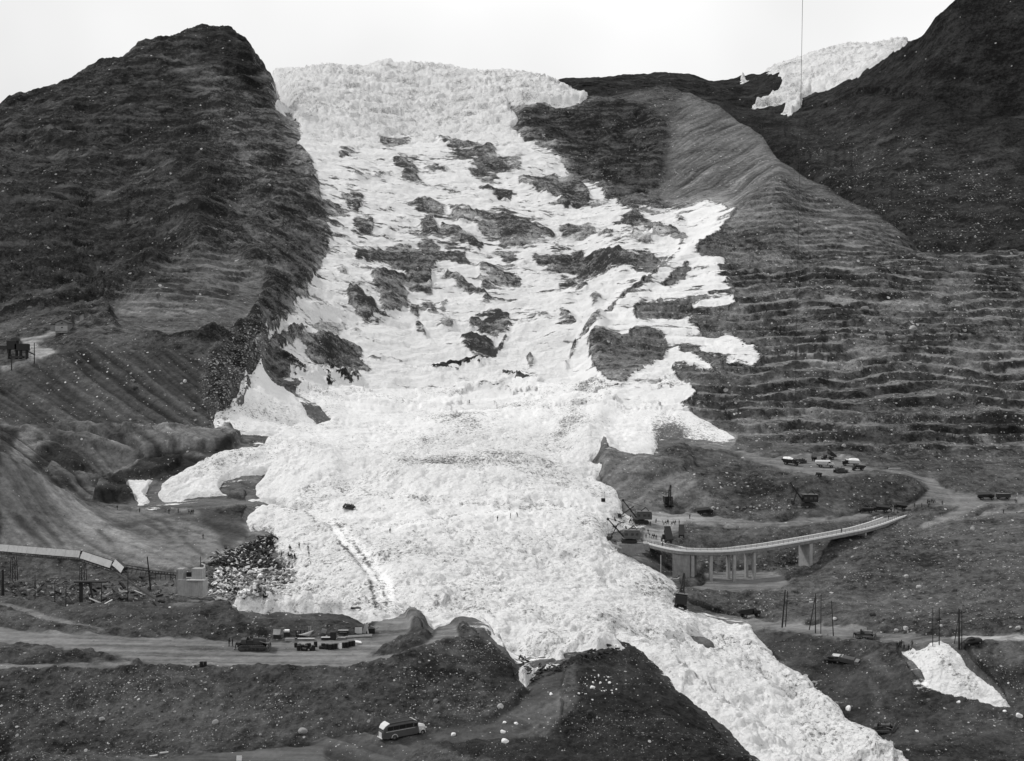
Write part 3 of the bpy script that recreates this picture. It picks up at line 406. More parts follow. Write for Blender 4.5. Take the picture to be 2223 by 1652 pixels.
def shape(z, Y, tag='main'):
    U = np.broadcast_to(US.astype(np.float32), z.shape)
    X = (U - CU) / F * Y
    v = CV - F * z / Y
    veff = np.minimum(v, np.minimum.accumulate(v, 0))          # hidden ground takes the class of what stands above it
    w1 = fbm(X, Y, 14, 3, .6, 40) ; w2 = fbm(X, Y, 14, 3, .6, 60)
    amp = 2.6 * np.clip(400 / Y, .35, 1.0) + .8
    uu = U + w1 * amp * 1.4; vv = veff + w2 * amp
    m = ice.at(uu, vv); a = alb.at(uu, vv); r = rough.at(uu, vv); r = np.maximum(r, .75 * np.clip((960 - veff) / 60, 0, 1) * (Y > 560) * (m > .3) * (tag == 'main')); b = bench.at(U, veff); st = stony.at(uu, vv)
    dr = dirt.at(uu, vv); mi = mixed.at(U, veff)
    z = z + off.at(U + w1 * .8, veff + w2 * .6)
    px = Y / F * 2.6                                             # ground size of one grid step
    def fr_(x, y, lam, n, H, s_, ridged=False):
        """fractal relief: each octave's height follows its wavelength; octaves finer than the grid drop out"""
        o = np.zeros(X.shape, np.float32); l0 = lam
        for k in range(n):
            w = np.clip(lam / px / 2.2 - .6, 0, 1)
            if w.max() > 0:
                q = perlin(x / lam, y / lam, s_ + k)
                o += w * (lam / l0) ** H * ((.33 - np.abs(q)) * 1.7 if ridged else q * 1.5)
            lam /= 2.03
        return o
    big = fr_(X, Y, 90, 2, .8, 3) * 9 * np.clip((Y - 480) / 500, 0, 1)
    mid_ = fr_(X, Y, 34, 7, .85, 7) * 3.2 * np.clip(Y / 500, .45, 1.3)
    xs, ys = X * .82 + (Y + z) * .5, (Y + z) * .62 - X * .35
    strata = fr_(xs / 3.2, ys, 34, 7, .72, 11, True) * 7.5
    strata2 = fr_(xs / 2.0 + strata * .4, ys + mid_, 11, 5, .7, 111, True) * 3.0
    fine = fr_(X, Y, 5, 5, .75, 19) * .62
    rk = np.clip(r * 1.5 - .5, 0, 1); fine2 = fbm(X, Y, 1.6, 2, .6, 23) * .22 * np.clip(r * 3, .15, 1) * (Y < 380)
    dz = r * (big + mid_ * .8 + (strata + strata2) * rk) + (.1 + r) * fine * 1.25 + fine2
    # gullies running down the loose faces
    sh = np.where(U < 1000, 1.4, -.9) * Y + X
    gl = (1 - np.clip(abs(r - .24) * 4.5, 0, 1)) * np.clip(np.abs(U - 1020) / 160 - .2, 0, 1); gn = fbm(sh, Y / 9.0, 5.0, 3, .6, 29); gn2 = fbm(sh, Y / 7.0, 17.0, 2, .6, 129)
    dz += gl * (gn * .55 + gn2 * 1.0); a = a * np.clip(1 + gl * (gn * .7 + gn2 * .8), .35, 1.9)
    r = r + 0
    # thin snow and crushed ice plastered on the rock of the steep face smooths it
    mwide = icew.at(uu, vv); zs = np.clip((885 - veff + 95 * fbm(X, Y, 55, 5, .65, 400)) / 40, 0, 1) * np.clip((Y - 540) / 40, 0, 1) * (tag == 'main'); zone = zs * (veff > 322 + 10 * w1)
    mi0 = mi; snow = np.where(zs > .3, m * .72 + mwide * .28 - mi0 * .42 * (veff > 330), np.clip(mwide * .5, 0, .3)); dz = dz * (1 - .5 * np.clip(m, 0, 1) * zs)
    snow = snow * (tag == 'main'); b = b * (1 - .6 * m); st = st * (1 - np.clip(snow * 1.2, 0, 1))
    # benches
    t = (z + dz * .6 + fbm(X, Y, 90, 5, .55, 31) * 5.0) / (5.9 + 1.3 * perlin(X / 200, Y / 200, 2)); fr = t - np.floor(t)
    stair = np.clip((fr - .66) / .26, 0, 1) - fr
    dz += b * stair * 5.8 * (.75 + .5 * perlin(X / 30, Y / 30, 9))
    # benches: treads coloured paler, cut faces darker in noise-broken patches
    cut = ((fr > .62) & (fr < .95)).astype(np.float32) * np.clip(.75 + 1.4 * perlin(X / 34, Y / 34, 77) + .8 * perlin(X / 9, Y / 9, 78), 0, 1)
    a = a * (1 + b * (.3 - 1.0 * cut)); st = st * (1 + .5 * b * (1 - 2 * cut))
    inside = np.clip(mwide * 1.5, 0, 1) * np.clip(zs, 0, 1); a = a * (1 - inside) + (.36 - .2 * b) * inside      # scoured bedrock in the ice
    zr = z + dz * np.clip(Y / 150, .2, 1) - 1.3 * np.clip(m * 2 - 1.15, 0, 1) * (1 - zs)
    # ice: blanket over the rock, ledges break through where it is thin
    ledge = fr_((X * .8 + Y * .45) / 2.4, (Y * .75 - X * .4), 20, 7, .35, 50) * 1.0 + fr_((X * .9 - Y * .3) / 1.7, Y * .8 + X * .3, 9, 5, .45, 150) * .5
    md = m + mi * (ledge * .85 - .06) + fr_(X, Y, 12, 6, .3, 55) * .2
    lift = (md - .5) * 2
    mw = icew.at(U, veff)
    T = .7 + np.where(tag == 'main', 2.4, 2.6) * np.clip(1.6 - Y / 700, .35, 1) * np.clip(mw * 2 - 1, 0, 1)
    far_s = np.clip(1.25 - Y / 900, .35, 1)
    T = T * np.where((U > 1940) & (tag == 'main'), .45, 1.0)
    lump = fr_(X, Y, 45, 4, .9, 70) * 2.4 * far_s + fr_(X, Y, 6, 5, .7, 74) * .35
    for cs, am, sd_, ym in ((6.5, 1.5, 1, 900), (2.9, .8, 5, 600), (1.35, .45, 6, 380)):
        va, di = cells(X + w1, Y * .9 + w2, cs, sd_); tl = perlin(X / cs / 1.7, Y / cs / 1.7, sd_ + 9)
        lump += ((va - .45) * am * np.clip((ym - Y) / ym * 3, 0, 1) * np.clip(1.45 - Y / 480, .12, 1) * np.clip(.9 + 1.6 * perlin(X / 30, Y / 30, 90 + sd_), .15, 1.5))
    lump = lump * (calm.at(U, veff) if tag == 'main' else 1.0) * np.clip(.85 + 1.1 * perlin(X / 48, Y / 48, 95), .3, 1.35)
    wx, wy = X + fr_(X, Y, 20, 3, .7, 200) * 9, Y + fr_(X, Y, 20, 3, .7, 210) * 14
    sv, sd = cells(wx / 2.2, wy, 15.0, 3); sv2, sd2 = cells(wx / 1.3, wy, 7.0, 4)
    serac = np.clip((330 - veff) / 60, 0, 1) * np.clip((Y - 1200) / 100, 0, 1) * (sv * 6 + sv2 * 3 - sd2 * 2 + fr_(X / 3, Y, 70, 6, .7, 220, True) * 8)
    zi = z + .5 * dz + np.clip(lift, -1, 1) * T + (lump + serac) * np.clip(lift * 1.2, .1, 1)
    zi = np.where((m < .04) | (zone > .5), np.minimum(zi, zr - 3), zi)
    return X, v, veff, zr, zi, m, md, a, st, dr, r, snow
def grid_mesh(name, X, Y, Z, keep, attrs, mat, label=None):
    """keep: boolean per cell"""
    nr, nc = X.shape
    idx = np.arange(nr * nc).reshape(nr, nc)
    q = np.stack([idx[:-1, :-1], idx[:-1, 1:], idx[1:, 1:], idx[1:, :-1]], -1)[keep]
    used = np.zeros(nr * nc, bool); used[q.ravel()] = True
    new = np.cumsum(used) - 1; q = new[q].astype(np.int32)
    co = np.stack([X, Y, Z], -1).reshape(-1, 3)[used].astype(np.float32)
    me = bpy.data.meshes.new(name); me.vertices.add(len(co)); me.vertices.foreach_set('co', co.ravel())
    me.loops.add(q.size); me.loops.foreach_set('vertex_index', q.ravel())
    me.polygons.add(len(q)); me.polygons.foreach_set('loop_start', np.arange(0, q.size, 4, dtype=np.int32))
    me.polygons.foreach_set('loop_total', np.full(len(q), 4, np.int32))
    me.polygons.foreach_set('use_smooth', np.ones(len(q), bool))
    me.update(calc_edges=True)
    for k, a in attrs.items():
        at = me.attributes.new(k, 'FLOAT', 'POINT'); at.data.foreach_set('value', a.reshape(-1)[used].astype(np.float32))
    me.materials.append(mat)
    o = bpy.data.objects.new(name, me); COL.objects.link(o); o['kind'] = 'structure'
    return o

def nt(name, rough_=.95, spec=.15):
    m = bpy.data.materials.new(name); m.use_nodes = True; t = m.node_tree; b = t.nodes['Principled BSDF']
    b.inputs['Roughness'].default_value = rough_; b.inputs['Specular IOR Level'].default_value = spec
    return m, t, b
def N(t, k, **kw):
    n = t.nodes.new(k)
    for a, v in kw.items():
        if a.startswith('i_'): n.inputs[a[2:].replace('_', ' ')].default_value = v
        else: setattr(n, a, v)
    return n
def math_(t, op, a, b=None, c=None):
    n = t.nodes.new('ShaderNodeMath'); n.operation = op
    for i, x in enumerate((a, b, c)):
        if x is None: continue
        if isinstance(x, (int, float)): n.inputs[i].default_value = x
        else: t.links.new(x, n.inputs[i])
    return n.outputs[0]
def noise(t, vec, scale, detail=3, rough_=.6):
    n = t.nodes.new('ShaderNodeTexNoise'); n.inputs['Scale'].default_value = scale; n.inputs['Detail'].default_value = detail
    n.inputs['Roughness'].default_value = rough_; t.links.new(vec, n.inputs['Vector']); return n.outputs[0]
def cm(t, v, b, sock='Base Color'):
    c = N(t, 'ShaderNodeCombineColor')
    for i in range(3): t.links.new(v, c.inputs[i])
    t.links.new(c.outputs[0], b.inputs[sock])
def ground_material():
    m, t, b = nt('ground_mat'); L = t.links
    geo = N(t, 'ShaderNodeNewGeometry'); pos = geo.outputs['Position']
    al_ = N(t, 'ShaderNodeAttribute', attribute_name='alb').outputs['Fac']; st = N(t, 'ShaderNodeAttribute', attribute_name='stony').outputs['Fac']
    rg = N(t, 'ShaderNodeAttribute', attribute_name='rough').outputs['Fac']; cd = N(t, 'ShaderNodeAttribute', attribute_name='dist').outputs['Fac']
    n1 = noise(t, pos, .02, 8, .68); n2 = noise(t, pos, .25, 7, .72)
    mp = N(t, 'ShaderNodeMapping'); mp.inputs['Rotation'].default_value = (.3, -.35, .5); mp.inputs['Scale'].default_value = (.3, 1, 1); L.new(pos, mp.inputs[0])
    nr = t.nodes.new('ShaderNodeTexNoise'); nr.noise_type = 'RIDGED_MULTIFRACTAL'; nr.inputs['Scale'].default_value = .05; nr.inputs['Detail'].default_value = 8; nr.inputs['Roughness'].default_value = .62; nr.normalize = True
    m4 = N(t, 'ShaderNodeMapping'); m4.inputs['Rotation'].default_value = (.4, -.3, .6); m4.inputs['Scale'].default_value = (.62, 1, 1); L.new(pos, m4.inputs[0]); L.new(m4.outputs[0], nr.inputs['Vector'])
    n4 = noise(t, mp.outputs[0], .09, 8, .72); rdg = nr.outputs[0]
    f = math_(t, 'ADD', math_(t, 'MULTIPLY', math_(t, 'SUBTRACT', n1, .5), 3.4), math_(t, 'MULTIPLY', math_(t, 'SUBTRACT', n2, .5), 4.2))
    f = math_(t, 'ADD', f, math_(t, 'MULTIPLY', math_(t, 'SUBTRACT', n4, .5), math_(t, 'MULTIPLY', rg, 5.0)))
    f = math_(t, 'ADD', f, math_(t, 'MULTIPLY', math_(t, 'SUBTRACT', rdg, .22), math_(t, 'MULTIPLY', math_(t, 'MAXIMUM', math_(t, 'SUBTRACT', rg, .25), 0), 4.0)))
    f = math_(t, 'MULTIPLY', f, math_(t, 'MINIMUM', math_(t, 'ADD', .34, rg), 1.0))
    n5 = noise(t, pos, .9, 6, .75); f = math_(t, 'ADD', f, math_(t, 'MULTIPLY', math_(t, 'SUBTRACT', n5, .5), math_(t, 'ADD', .9, math_(t, 'MULTIPLY', rg, 2.6))))
    m2 = N(t, 'ShaderNodeMapping'); m2.inputs['Rotation'].default_value = (0, 0, -.12); m2.inputs['Scale'].default_value = (.05, 1, 1); L.new(pos, m2.inputs[0])
    n6 = noise(t, m2.outputs[0], .45, 4, .6); f = math_(t, 'ADD', f, math_(t, 'MULTIPLY', math_(t, 'SUBTRACT', n6, .5), math_(t, 'MAXIMUM', math_(t, 'SUBTRACT', 2.4, math_(t, 'MULTIPLY', rg, 12.0)), 0)))
    out = math_(t, 'MULTIPLY', math_(t, 'MULTIPLY', al_, 1.12), math_(t, 'MAXIMUM', math_(t, 'ADD', f, 1.0), .18))
    lg = math_(t, 'LOGARITHM', cd, 2.0)
    for k, (s, dens, d0) in enumerate(((.3, 1.0, 1200), (.62, 1.0, 640), (1.25, 1.0, 340), (2.4, .9, 200), (3.6, .6, 150))):
        vo = N(t, 'ShaderNodeTexVoronoi', feature='F1'); vo.inputs['Scale'].default_value = s; vo.inputs['Randomness'].default_value = 1
        L.new(pos, vo.inputs['Vector'])
        sep = N(t, 'ShaderNodeSeparateColor'); L.new(vo.outputs['Color'], sep.inputs[0])
        clump = noise(t, pos, .03 + .012 * k, 4, .65)
        win = math_(t, 'MAXIMUM', math_(t, 'SUBTRACT', 1.0, math_(t, 'MULTIPLY', math_(t, 'ABSOLUTE', math_(t, 'SUBTRACT', lg, math.log2(d0))), .75)), 0)
        pr = math_(t, 'MULTIPLY', math_(t, 'MULTIPLY', st, dens), math_(t, 'MULTIPLY', math_(t, 'MAXIMUM', math_(t, 'SUBTRACT', clump, .46), 0), 8.0))
        pr = math_(t, 'MULTIPLY', pr, win)
        on = math_(t, 'LESS_THAN', sep.outputs[0], pr)
        inside = math_(t, 'LESS_THAN', vo.outputs['Distance'], math_(t, 'ADD', math_(t, 'MULTIPLY', sep.outputs[1], .3), .12))
        w = math_(t, 'MULTIPLY', on, inside)
        val = math_(t, 'ADD', .07, math_(t, 'MULTIPLY', math_(t, 'POWER', sep.outputs[2], 2.6), .5))
        mxn = N(t, 'ShaderNodeMix', data_type='FLOAT'); L.new(w, mxn.inputs[0]); L.new(out, mxn.inputs[2]); L.new(val, mxn.inputs[3]); out = mxn.outputs[0]
    sn = N(t, 'ShaderNodeAttribute', attribute_name='snow').outputs['Fac']
    m3 = N(t, 'ShaderNodeMapping'); m3.inputs['Rotation'].default_value = (.5, .25, .55); m3.inputs['Scale'].default_value = (.3, 1, 1); L.new(pos, m3.inputs[0])
    s1 = noise(t, m3.outputs[0], .1, 8, .78); s2 = noise(t, pos, .035, 9, .7)
    sv = math_(t, 'ADD', math_(t, 'MULTIPLY', math_(t, 'SUBTRACT', s1, .5), 3.0), math_(t, 'MULTIPLY', math_(t, 'SUBTRACT', s2, .5), 1.6))
    sm = N(t, 'ShaderNodeMapRange'); L.new(math_(t, 'ADD', sn, sv), sm.inputs[0]); sm.inputs[1].default_value = .44; sm.inputs[2].default_value = .56
    sfac = math_(t, 'MULTIPLY', sm.outputs[0], math_(t, 'GREATER_THAN', sn, .015))
    wht = math_(t, 'SUBTRACT', .93, math_(t, 'MULTIPLY', noise(t, pos, .05, 9, .72), .34))
    mxs = N(t, 'ShaderNodeMix', data_type='FLOAT'); L.new(sfac, mxs.inputs[0]); L.new(out, mxs.inputs[2]); L.new(wht, mxs.inputs[3]); out = mxs.outputs[0]
    cm(t, out, b)
    bp = N(t, 'ShaderNodeBump'); bp.inputs['Strength'].default_value = 1.0; bp.inputs['Distance'].default_value = 1.0
    hb = math_(t, 'ADD', math_(t, 'MULTIPLY', noise(t, pos, .16, 9, .62), 7.0), math_(t, 'ADD', math_(t, 'MULTIPLY', rdg, math_(t, 'MULTIPLY', rg, 11.0)), math_(t, 'MULTIPLY', n4, math_(t, 'MULTIPLY', rg, 7.0))))
    hb = math_(t, 'ADD', math_(t, 'MULTIPLY', hb, math_(t, 'ADD', .04, math_(t, 'MULTIPLY', rg, 1.0))), math_(t, 'MULTIPLY', n5, math_(t, 'ADD', .06, math_(t, 'MULTIPLY', rg, 1.2))))
    hb = math_(t, 'MULTIPLY', hb, math_(t, 'SUBTRACT', 1.0, math_(t, 'MULTIPLY', sfac, .6))); hb = math_(t, 'ADD', hb, math_(t, 'MULTIPLY', sfac, .5)); L.new(hb, bp.inputs['Height']); L.new(bp.outputs[0], b.inputs['Normal'])
    return m
def ice_material():
    m, t, b = nt('ice_mat', .8, .2); L = t.links
    geo = N(t, 'ShaderNodeNewGeometry'); pos = geo.outputs['Position']
    dr = N(t, 'ShaderNodeAttribute', attribute_name='dirt').outputs['Fac']
    n1 = noise(t, pos, .8, 7, .8); n2 = noise(t, pos, .03, 7, .7)
    g = math_(t, 'ADD', math_(t, 'MULTIPLY', n1, .8), math_(t, 'MULTIPLY', n2, .5))
    th = math_(t, 'SUBTRACT', .725, math_(t, 'MULTIPLY', dr, .30))
    gr = N(t, 'ShaderNodeMapRange'); L.new(g, gr.inputs[0]); L.new(th, gr.inputs[1]); L.new(math_(t, 'ADD', th, .09), gr.inputs[2])
    mf = N(t, 'ShaderNodeMapping'); mf.inputs['Rotation'].default_value = (0, 0, -.35); mf.inputs['Scale'].default_value = (1, .16, .3); L.new(pos, mf.inputs[0])
    base = math_(t, 'SUBTRACT', 1.04, math_(t, 'MULTIPLY', noise(t, pos, .05, 8, .7), .3)); base = math_(t, 'SUBTRACT', base, math_(t, 'MULTIPLY', noise(t, mf.outputs[0], .22, 6, .7), .26))
    mxn = N(t, 'ShaderNodeMix', data_type='FLOAT'); L.new(gr.outputs[0], mxn.inputs[0]); L.new(base, mxn.inputs[2]); mxn.inputs[3].default_value = .11
    cm(t, mxn.outputs[0], b)
    bp = N(t, 'ShaderNodeBump'); bp.inputs['Strength'].default_value = .8; bp.inputs['Distance'].default_value = 1.0
    h = math_(t, 'MULTIPLY', noise(t, pos, .5, 9, .75), .9)
    for s_, a_ in ((.22, 1.3), (.55, .8), (1.3, .4)):
        vo = N(t, 'ShaderNodeTexVoronoi', feature='F1'); vo.inputs['Scale'].default_value = s_
        wv = N(t, 'ShaderNodeVectorMath', operation='ADD'); L.new(pos, wv.inputs[0]); nz = N(t, 'ShaderNodeTexNoise'); nz.inputs['Scale'].default_value = s_ * 1.5; L.new(pos, nz.inputs['Vector']); L.new(nz.outputs[1], wv.inputs[1]); L.new(wv.outputs[0], vo.inputs['Vector'])
        sp = N(t, 'ShaderNodeSeparateColor'); L.new(vo.outputs['Color'], sp.inputs[0]); h = math_(t, 'ADD', h, math_(t, 'MULTIPLY', sp.outputs[0], a_)); h = math_(t, 'ADD', h, math_(t, 'MULTIPLY', vo.outputs['Distance'], -a_ * .7))
    h = math_(t, 'MULTIPLY', h, N(t, 'ShaderNodeAttribute', attribute_name='calm').outputs['Fac']); L.new(h, bp.inputs['Height']); L.new(bp.outputs[0], b.inputs['Normal'])
    return m
GM = ground_material(); IM = ice_material()
z0, Y0 = make_grid(C)
X, v0, veff, zr, zi, m_, md, a_, st_, dr_, rg_, sn_ = shape(z0, Y0)
print('grid', X.shape)
inice = zi > zr
cellv = lambda b: b[:-1, :-1] | b[:-1, 1:] | b[1:, :-1] | b[1:, 1:]
cella = lambda b: b[:-1, :-1] & b[:-1, 1:] & b[1:, :-1] & b[1:, 1:]
deep = (zi - zr) > 1.2
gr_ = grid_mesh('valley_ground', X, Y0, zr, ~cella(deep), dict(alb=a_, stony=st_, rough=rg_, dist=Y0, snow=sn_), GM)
ic_ = grid_mesh('ice_avalanche_field', X, Y0, zi, cellv(zi > zr - .3 * np.clip(Y0 / 400, 1, 3)), dict(dirt=dr_, dist=Y0, calm=calm.at(np.broadcast_to(US, Y0.shape), veff)), IM)
ZT = np.maximum(zr, zi); VT = CV - F * ZT / Y0
def ground(u, v=None, Y=None):
    """point of the terrain seen at (u, v), or at column u and distance Y"""
    c = int(np.clip(np.searchsorted(US, u), 1, len(US) - 1)); t = (u - US[c - 1]) / (US[c] - US[c - 1])
    Vc = VT[:, c - 1] * (1 - t) + VT[:, c] * t; Yc = Y0[:, c - 1] * (1 - t) + Y0[:, c] * t; Zc = ZT[:, c - 1] * (1 - t) + ZT[:, c] * t
    if Y is None:
        k = np.nonzero((Vc <= v) & (Yc > 100))[0]; k = k[0] if len(k) else len(Vc) - 1
        a, b = Vc[k - 1], Vc[k]; s = 0 if a == b else np.clip((a - v) / (a - b), 0, 1)
        y = Yc[k - 1] + (Yc[k] - Yc[k - 1]) * s; z = Zc[k - 1] + (Zc[k] - Zc[k - 1]) * s
    else:
        y = Y; z = np.interp(Y, Yc, Zc)
    return Vector(((u - CU) / F * y, y, z))
# far range on the right with its hanging glacier
C2 = [[(1100,300,1700),(1240,290,1700),(1430,290,1690),(1560,300,1660),(1650,370,1560),(1750,470,1420),(1850,520,1300),(2000,600,1150),(2470,620,1120)],
 [(1100,270,1760),(1240,240,1760),(1430,230,1760),(1560,245,1730),(1640,262,1680),(1700,300,1600),(1800,380,1450),(1900,450,1330),(2000,500,1240),(2222,540,1180),(2470,540,1180)],
 [(1100,240,1830),(1240,215,1830),(1430,205,1830),(1560,232,1800),(1640,250,1760),(1720,262,1700),(1800,310,1600),(1900,350,1480),(2000,380,1400),(2222,400,1330),(2470,400,1330)],
 [(1100,215,1880),(1240,195,1880),(1430,190,1880),(1560,215,1860),(1640,235,1820),(1700,245,1780),(1740,240,1760),(1800,225,1720),(1850,200,1690),(1920,190,1640),(2000,210,1560),(2222,250,1470),(2470,250,1470)],
 [(1100,200,1920),(1240,185,1920),(1430,178,1920),(1560,198,1910),(1640,205,1890),(1690,190,1870),(1740,205,1840),(1800,200,1800),(1850,175,1770),(1900,148,1730),(1960,103,1680),(2000,80,1650),(2030,45,1620),(2078,2,1600),(2222,-120,1580),(2470,-260,1550)],
 [(1100,195,1990),(1210,178,1990),(1240,174,1990),(1300,171,1990),(1340,168,1990),(1385,162,1990),(1440,166,1990),(1500,172,1990),(1540,184,1990),(1600,180,1990),(1650,170,1980),(1690,158,1970),(1740,150,1960),(1800,140,1950),(1850,130,1950),(1900,120,1950),(1960,'z',600,1950),(2030,'z',560,1900),(2222,'z',700,1800),(2470,'z',800,1800)],
 [(1100,205,2100),(1210,185,2100),(1440,172,2100),(1600,176,2120),(1640,172,2130),(1690,153,2130),(1740,130,2130),(1800,115,2140),(1850,108,2140),(1900,103,2150),(1960,96,2150),(2000,95,2150),(2100,100,2150),(2222,'z',600,2150),(2470,'z',600,2150)],
 [(1100,'z',500,2300),(2470,'z',500,2300)]]
for c in C2: c.insert(0, (-300,) + c[0][1:])
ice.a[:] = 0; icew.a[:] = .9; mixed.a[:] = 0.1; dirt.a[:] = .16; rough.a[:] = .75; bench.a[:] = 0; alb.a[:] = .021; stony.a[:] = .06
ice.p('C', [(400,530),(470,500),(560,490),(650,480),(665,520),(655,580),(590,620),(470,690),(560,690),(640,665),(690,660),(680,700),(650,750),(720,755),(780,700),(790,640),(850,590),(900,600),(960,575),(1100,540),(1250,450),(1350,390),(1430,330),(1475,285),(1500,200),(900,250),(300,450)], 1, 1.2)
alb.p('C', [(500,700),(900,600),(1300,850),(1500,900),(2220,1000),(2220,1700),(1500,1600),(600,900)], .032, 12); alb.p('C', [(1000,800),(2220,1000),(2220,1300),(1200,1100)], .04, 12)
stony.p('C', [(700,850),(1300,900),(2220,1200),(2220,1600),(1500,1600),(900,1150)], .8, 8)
US_main = US; US = np.linspace(1080, 2520, 600)
z2, Y2 = make_grid(C2, 2.6)
X2, v2, ve2, zr2, zi2, m2, md2, a2, st2, dr2, rg2, sn2 = shape(z2, Y2, 'far')
keep = np.ones((X2.shape[0] - 1, X2.shape[1] - 1), bool)
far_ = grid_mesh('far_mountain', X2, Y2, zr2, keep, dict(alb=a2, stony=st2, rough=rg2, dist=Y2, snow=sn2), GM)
hg_ = grid_mesh('hanging_glacier', X2, Y2, zi2, cellv((zi2 > zr2 - 1) & (m2 >= .04)), dict(dirt=dr2, dist=Y2, calm=np.ones_like(Y2)), IM)
US = US_main
# ================================================================ materials for built things
def mat(name, v, rough_=.8, var=.25, scale=1.5, metal=0.0, spec=.3, streak=0.0):
    m, t, b = nt(name, rough_, spec); L = t.links
    tc_ = N(t, 'ShaderNodeNewGeometry').outputs['Position']
    n = noise(t, tc_, scale, 5, .65)
    f = math_(t, 'MULTIPLY', v, math_(t, 'ADD', 1 - var * 2, math_(t, 'MULTIPLY', n, var * 4)))
    if streak:
        mp = N(t, 'ShaderNodeMapping'); mp.inputs['Scale'].default_value = (3, 3, .25); L.new(tc_, mp.inputs[0])
        f = math_(t, 'MULTIPLY', f, math_(t, 'ADD', 1 - streak, math_(t, 'MULTIPLY', noise(t, mp.outputs[0], 1.2, 3, .6), streak * 2)))
    cm(t, f, b); b.inputs['Metallic'].default_value = metal
    return m
M = dict(black=mat('soot_black', .012, .6), dark=mat('dark_steel', .022, .55), steel=mat('grey_steel', .07, .5), paint=mat('machine_paint', .05, .45),
         grey=mat('grey_paint', .16, .5), pale=mat('pale_paint', .5, .4, .1), white=mat('white_paint', .78, .5, .08), concrete=mat('concrete', .3, .9, .22, .8, streak=.35),
         concrete2=mat('stained_concrete', .17, .9, .3, .6, streak=.45), kerb=mat('kerb_concrete', .7, .9, .12), deckm=mat('deck_gravel', .22, .95, .2),
         timber=mat('old_timber', .03, .9, .3), wood=mat('pale_timber', .38, .85, .25), tin=mat('tin_sheet', .46, .6, .14, .5, streak=.2), rubber=mat('rubber', .02, .8),
         glass=mat('dark_glass', .015, .12, .1, 1, spec=.6), cloth=mat('dark_cloth', .018, .95), cloth2=mat('grey_cloth', .06, .95), skin=mat('skin', .3, .7), iceb=mat('ice_block', .8, .6, .08, .8),
         soil=mat('wet_soil', .03, .95), bus=mat('bus_paint', .075, .4, .12), cream=mat('cream_paint', .6, .3, .06), rope=mat('steel_rope', .02, .6))
def stone_mat():
    m, t, b = nt('stone', .95, .1); oi = N(t, 'ShaderNodeObjectInfo').outputs['Random']
    pos = N(t, 'ShaderNodeNewGeometry').outputs['Position']
    v = math_(t, 'ADD', .055, math_(t, 'MULTIPLY', math_(t, 'POWER', oi, 2.4), .42))
    cm(t, math_(t, 'MULTIPLY', v, math_(t, 'ADD', .5, noise(t, pos, 1.6, 5, .7))), b); return m
SM = stone_mat()
class MB:
    def __init__(s): s.v = []; s.f = []
    def add(s, vs, fs): n = len(s.v); s.v += [tuple(v) for v in vs]; s.f += [tuple(i + n for i in f) for f in fs]; return s
    def box(s, c, d, rx=0, ry=0, rz=0, taper=1.0):
        Mx = Matrix.Translation(c) @ Matrix.Rotation(rz, 4, 'Z') @ Matrix.Rotation(ry, 4, 'Y') @ Matrix.Rotation(rx, 4, 'X')
        vs = [Mx @ Vector((x * d[0] / 2 * (taper if z > 0 else 1), y * d[1] / 2 * (taper if z > 0 else 1), z * d[2] / 2)) for x in (-1, 1) for y in (-1, 1) for z in (-1, 1)]
        return s.add(vs, [(0, 1, 3, 2), (4, 6, 7, 5), (0, 4, 5, 1), (2, 3, 7, 6), (0, 2, 6, 4), (1, 5, 7, 3)])
    def tube(s, a, b, r0, r1=None, n=6):
        a = Vector(a); b = Vector(b); r1 = r0 if r1 is None else r1; d = (b - a)
        if d.length < 1e-6: return s
        q = d.to_track_quat('Z', 'Y'); vs = []
        for p, r in ((a, r0), (b, r1)):
            for k in range(n): vs.append(p + q @ Vector((r * math.cos(2 * math.pi * k / n), r * math.sin(2 * math.pi * k / n), 0)))
        return s.add(vs, [(k, (k + 1) % n, n + (k + 1) % n, n + k) for k in range(n)] + [tuple(range(n))[::-1], tuple(range(n, 2 * n))])
    def path(s, pts, r, n=5):
        for a, b in zip(pts, pts[1:]): s.tube(a, b, r, r, n)
        return s
    def prism(s, prof, y0, y1):
        """profile in x, z extruded along y"""
        n = len(prof); vs = [(x, y0, z) for x, z in prof] + [(x, y1, z) for x, z in prof]
        return s.add(vs, [tuple(range(n)), tuple(range(n, 2 * n))[::-1]] + [(k, k + n, (k + 1) % n + n, (k + 1) % n) for k in range(n)])
    def loft(s, rings):
        n = len(rings[0]); vs = [p for r in rings for p in r]; fs = []
        for i in range(len(rings) - 1):
            for k in range(n): fs.append((i * n + k, i * n + (k + 1) % n, (i + 1) * n + (k + 1) % n, (i + 1) * n + k))
        fs += [tuple(range(n))[::-1], tuple(range((len(rings) - 1) * n, len(rings) * n))]
        return s.add(vs, fs)
    def build(s, name, m, parent=None, bevel=0, smooth=False):
        me = bpy.data.meshes.new(name); me.from_pydata(s.v, [], s.f)
        bm = bmesh.new(); bm.from_mesh(me); bmesh.ops.recalc_face_normals(bm, faces=bm.faces)
        if bevel: bmesh.ops.bevel(bm, geom=list(bm.edges), offset=bevel, segments=1, affect='EDGES', clamp_overlap=True)
        bm.to_mesh(me); bm.free()
        if smooth:
            for p in me.polygons: p.use_smooth = True
        me.materials.append(M[m] if isinstance(m, str) else m)
        o = bpy.data.objects.new(name, me); COL.objects.link(o)
        if parent: o.parent = parent
        return o
def tag(o, label, cat, group=None):
    o['label'] = label; o['category'] = cat
    if group: o['group'] = group
    return o
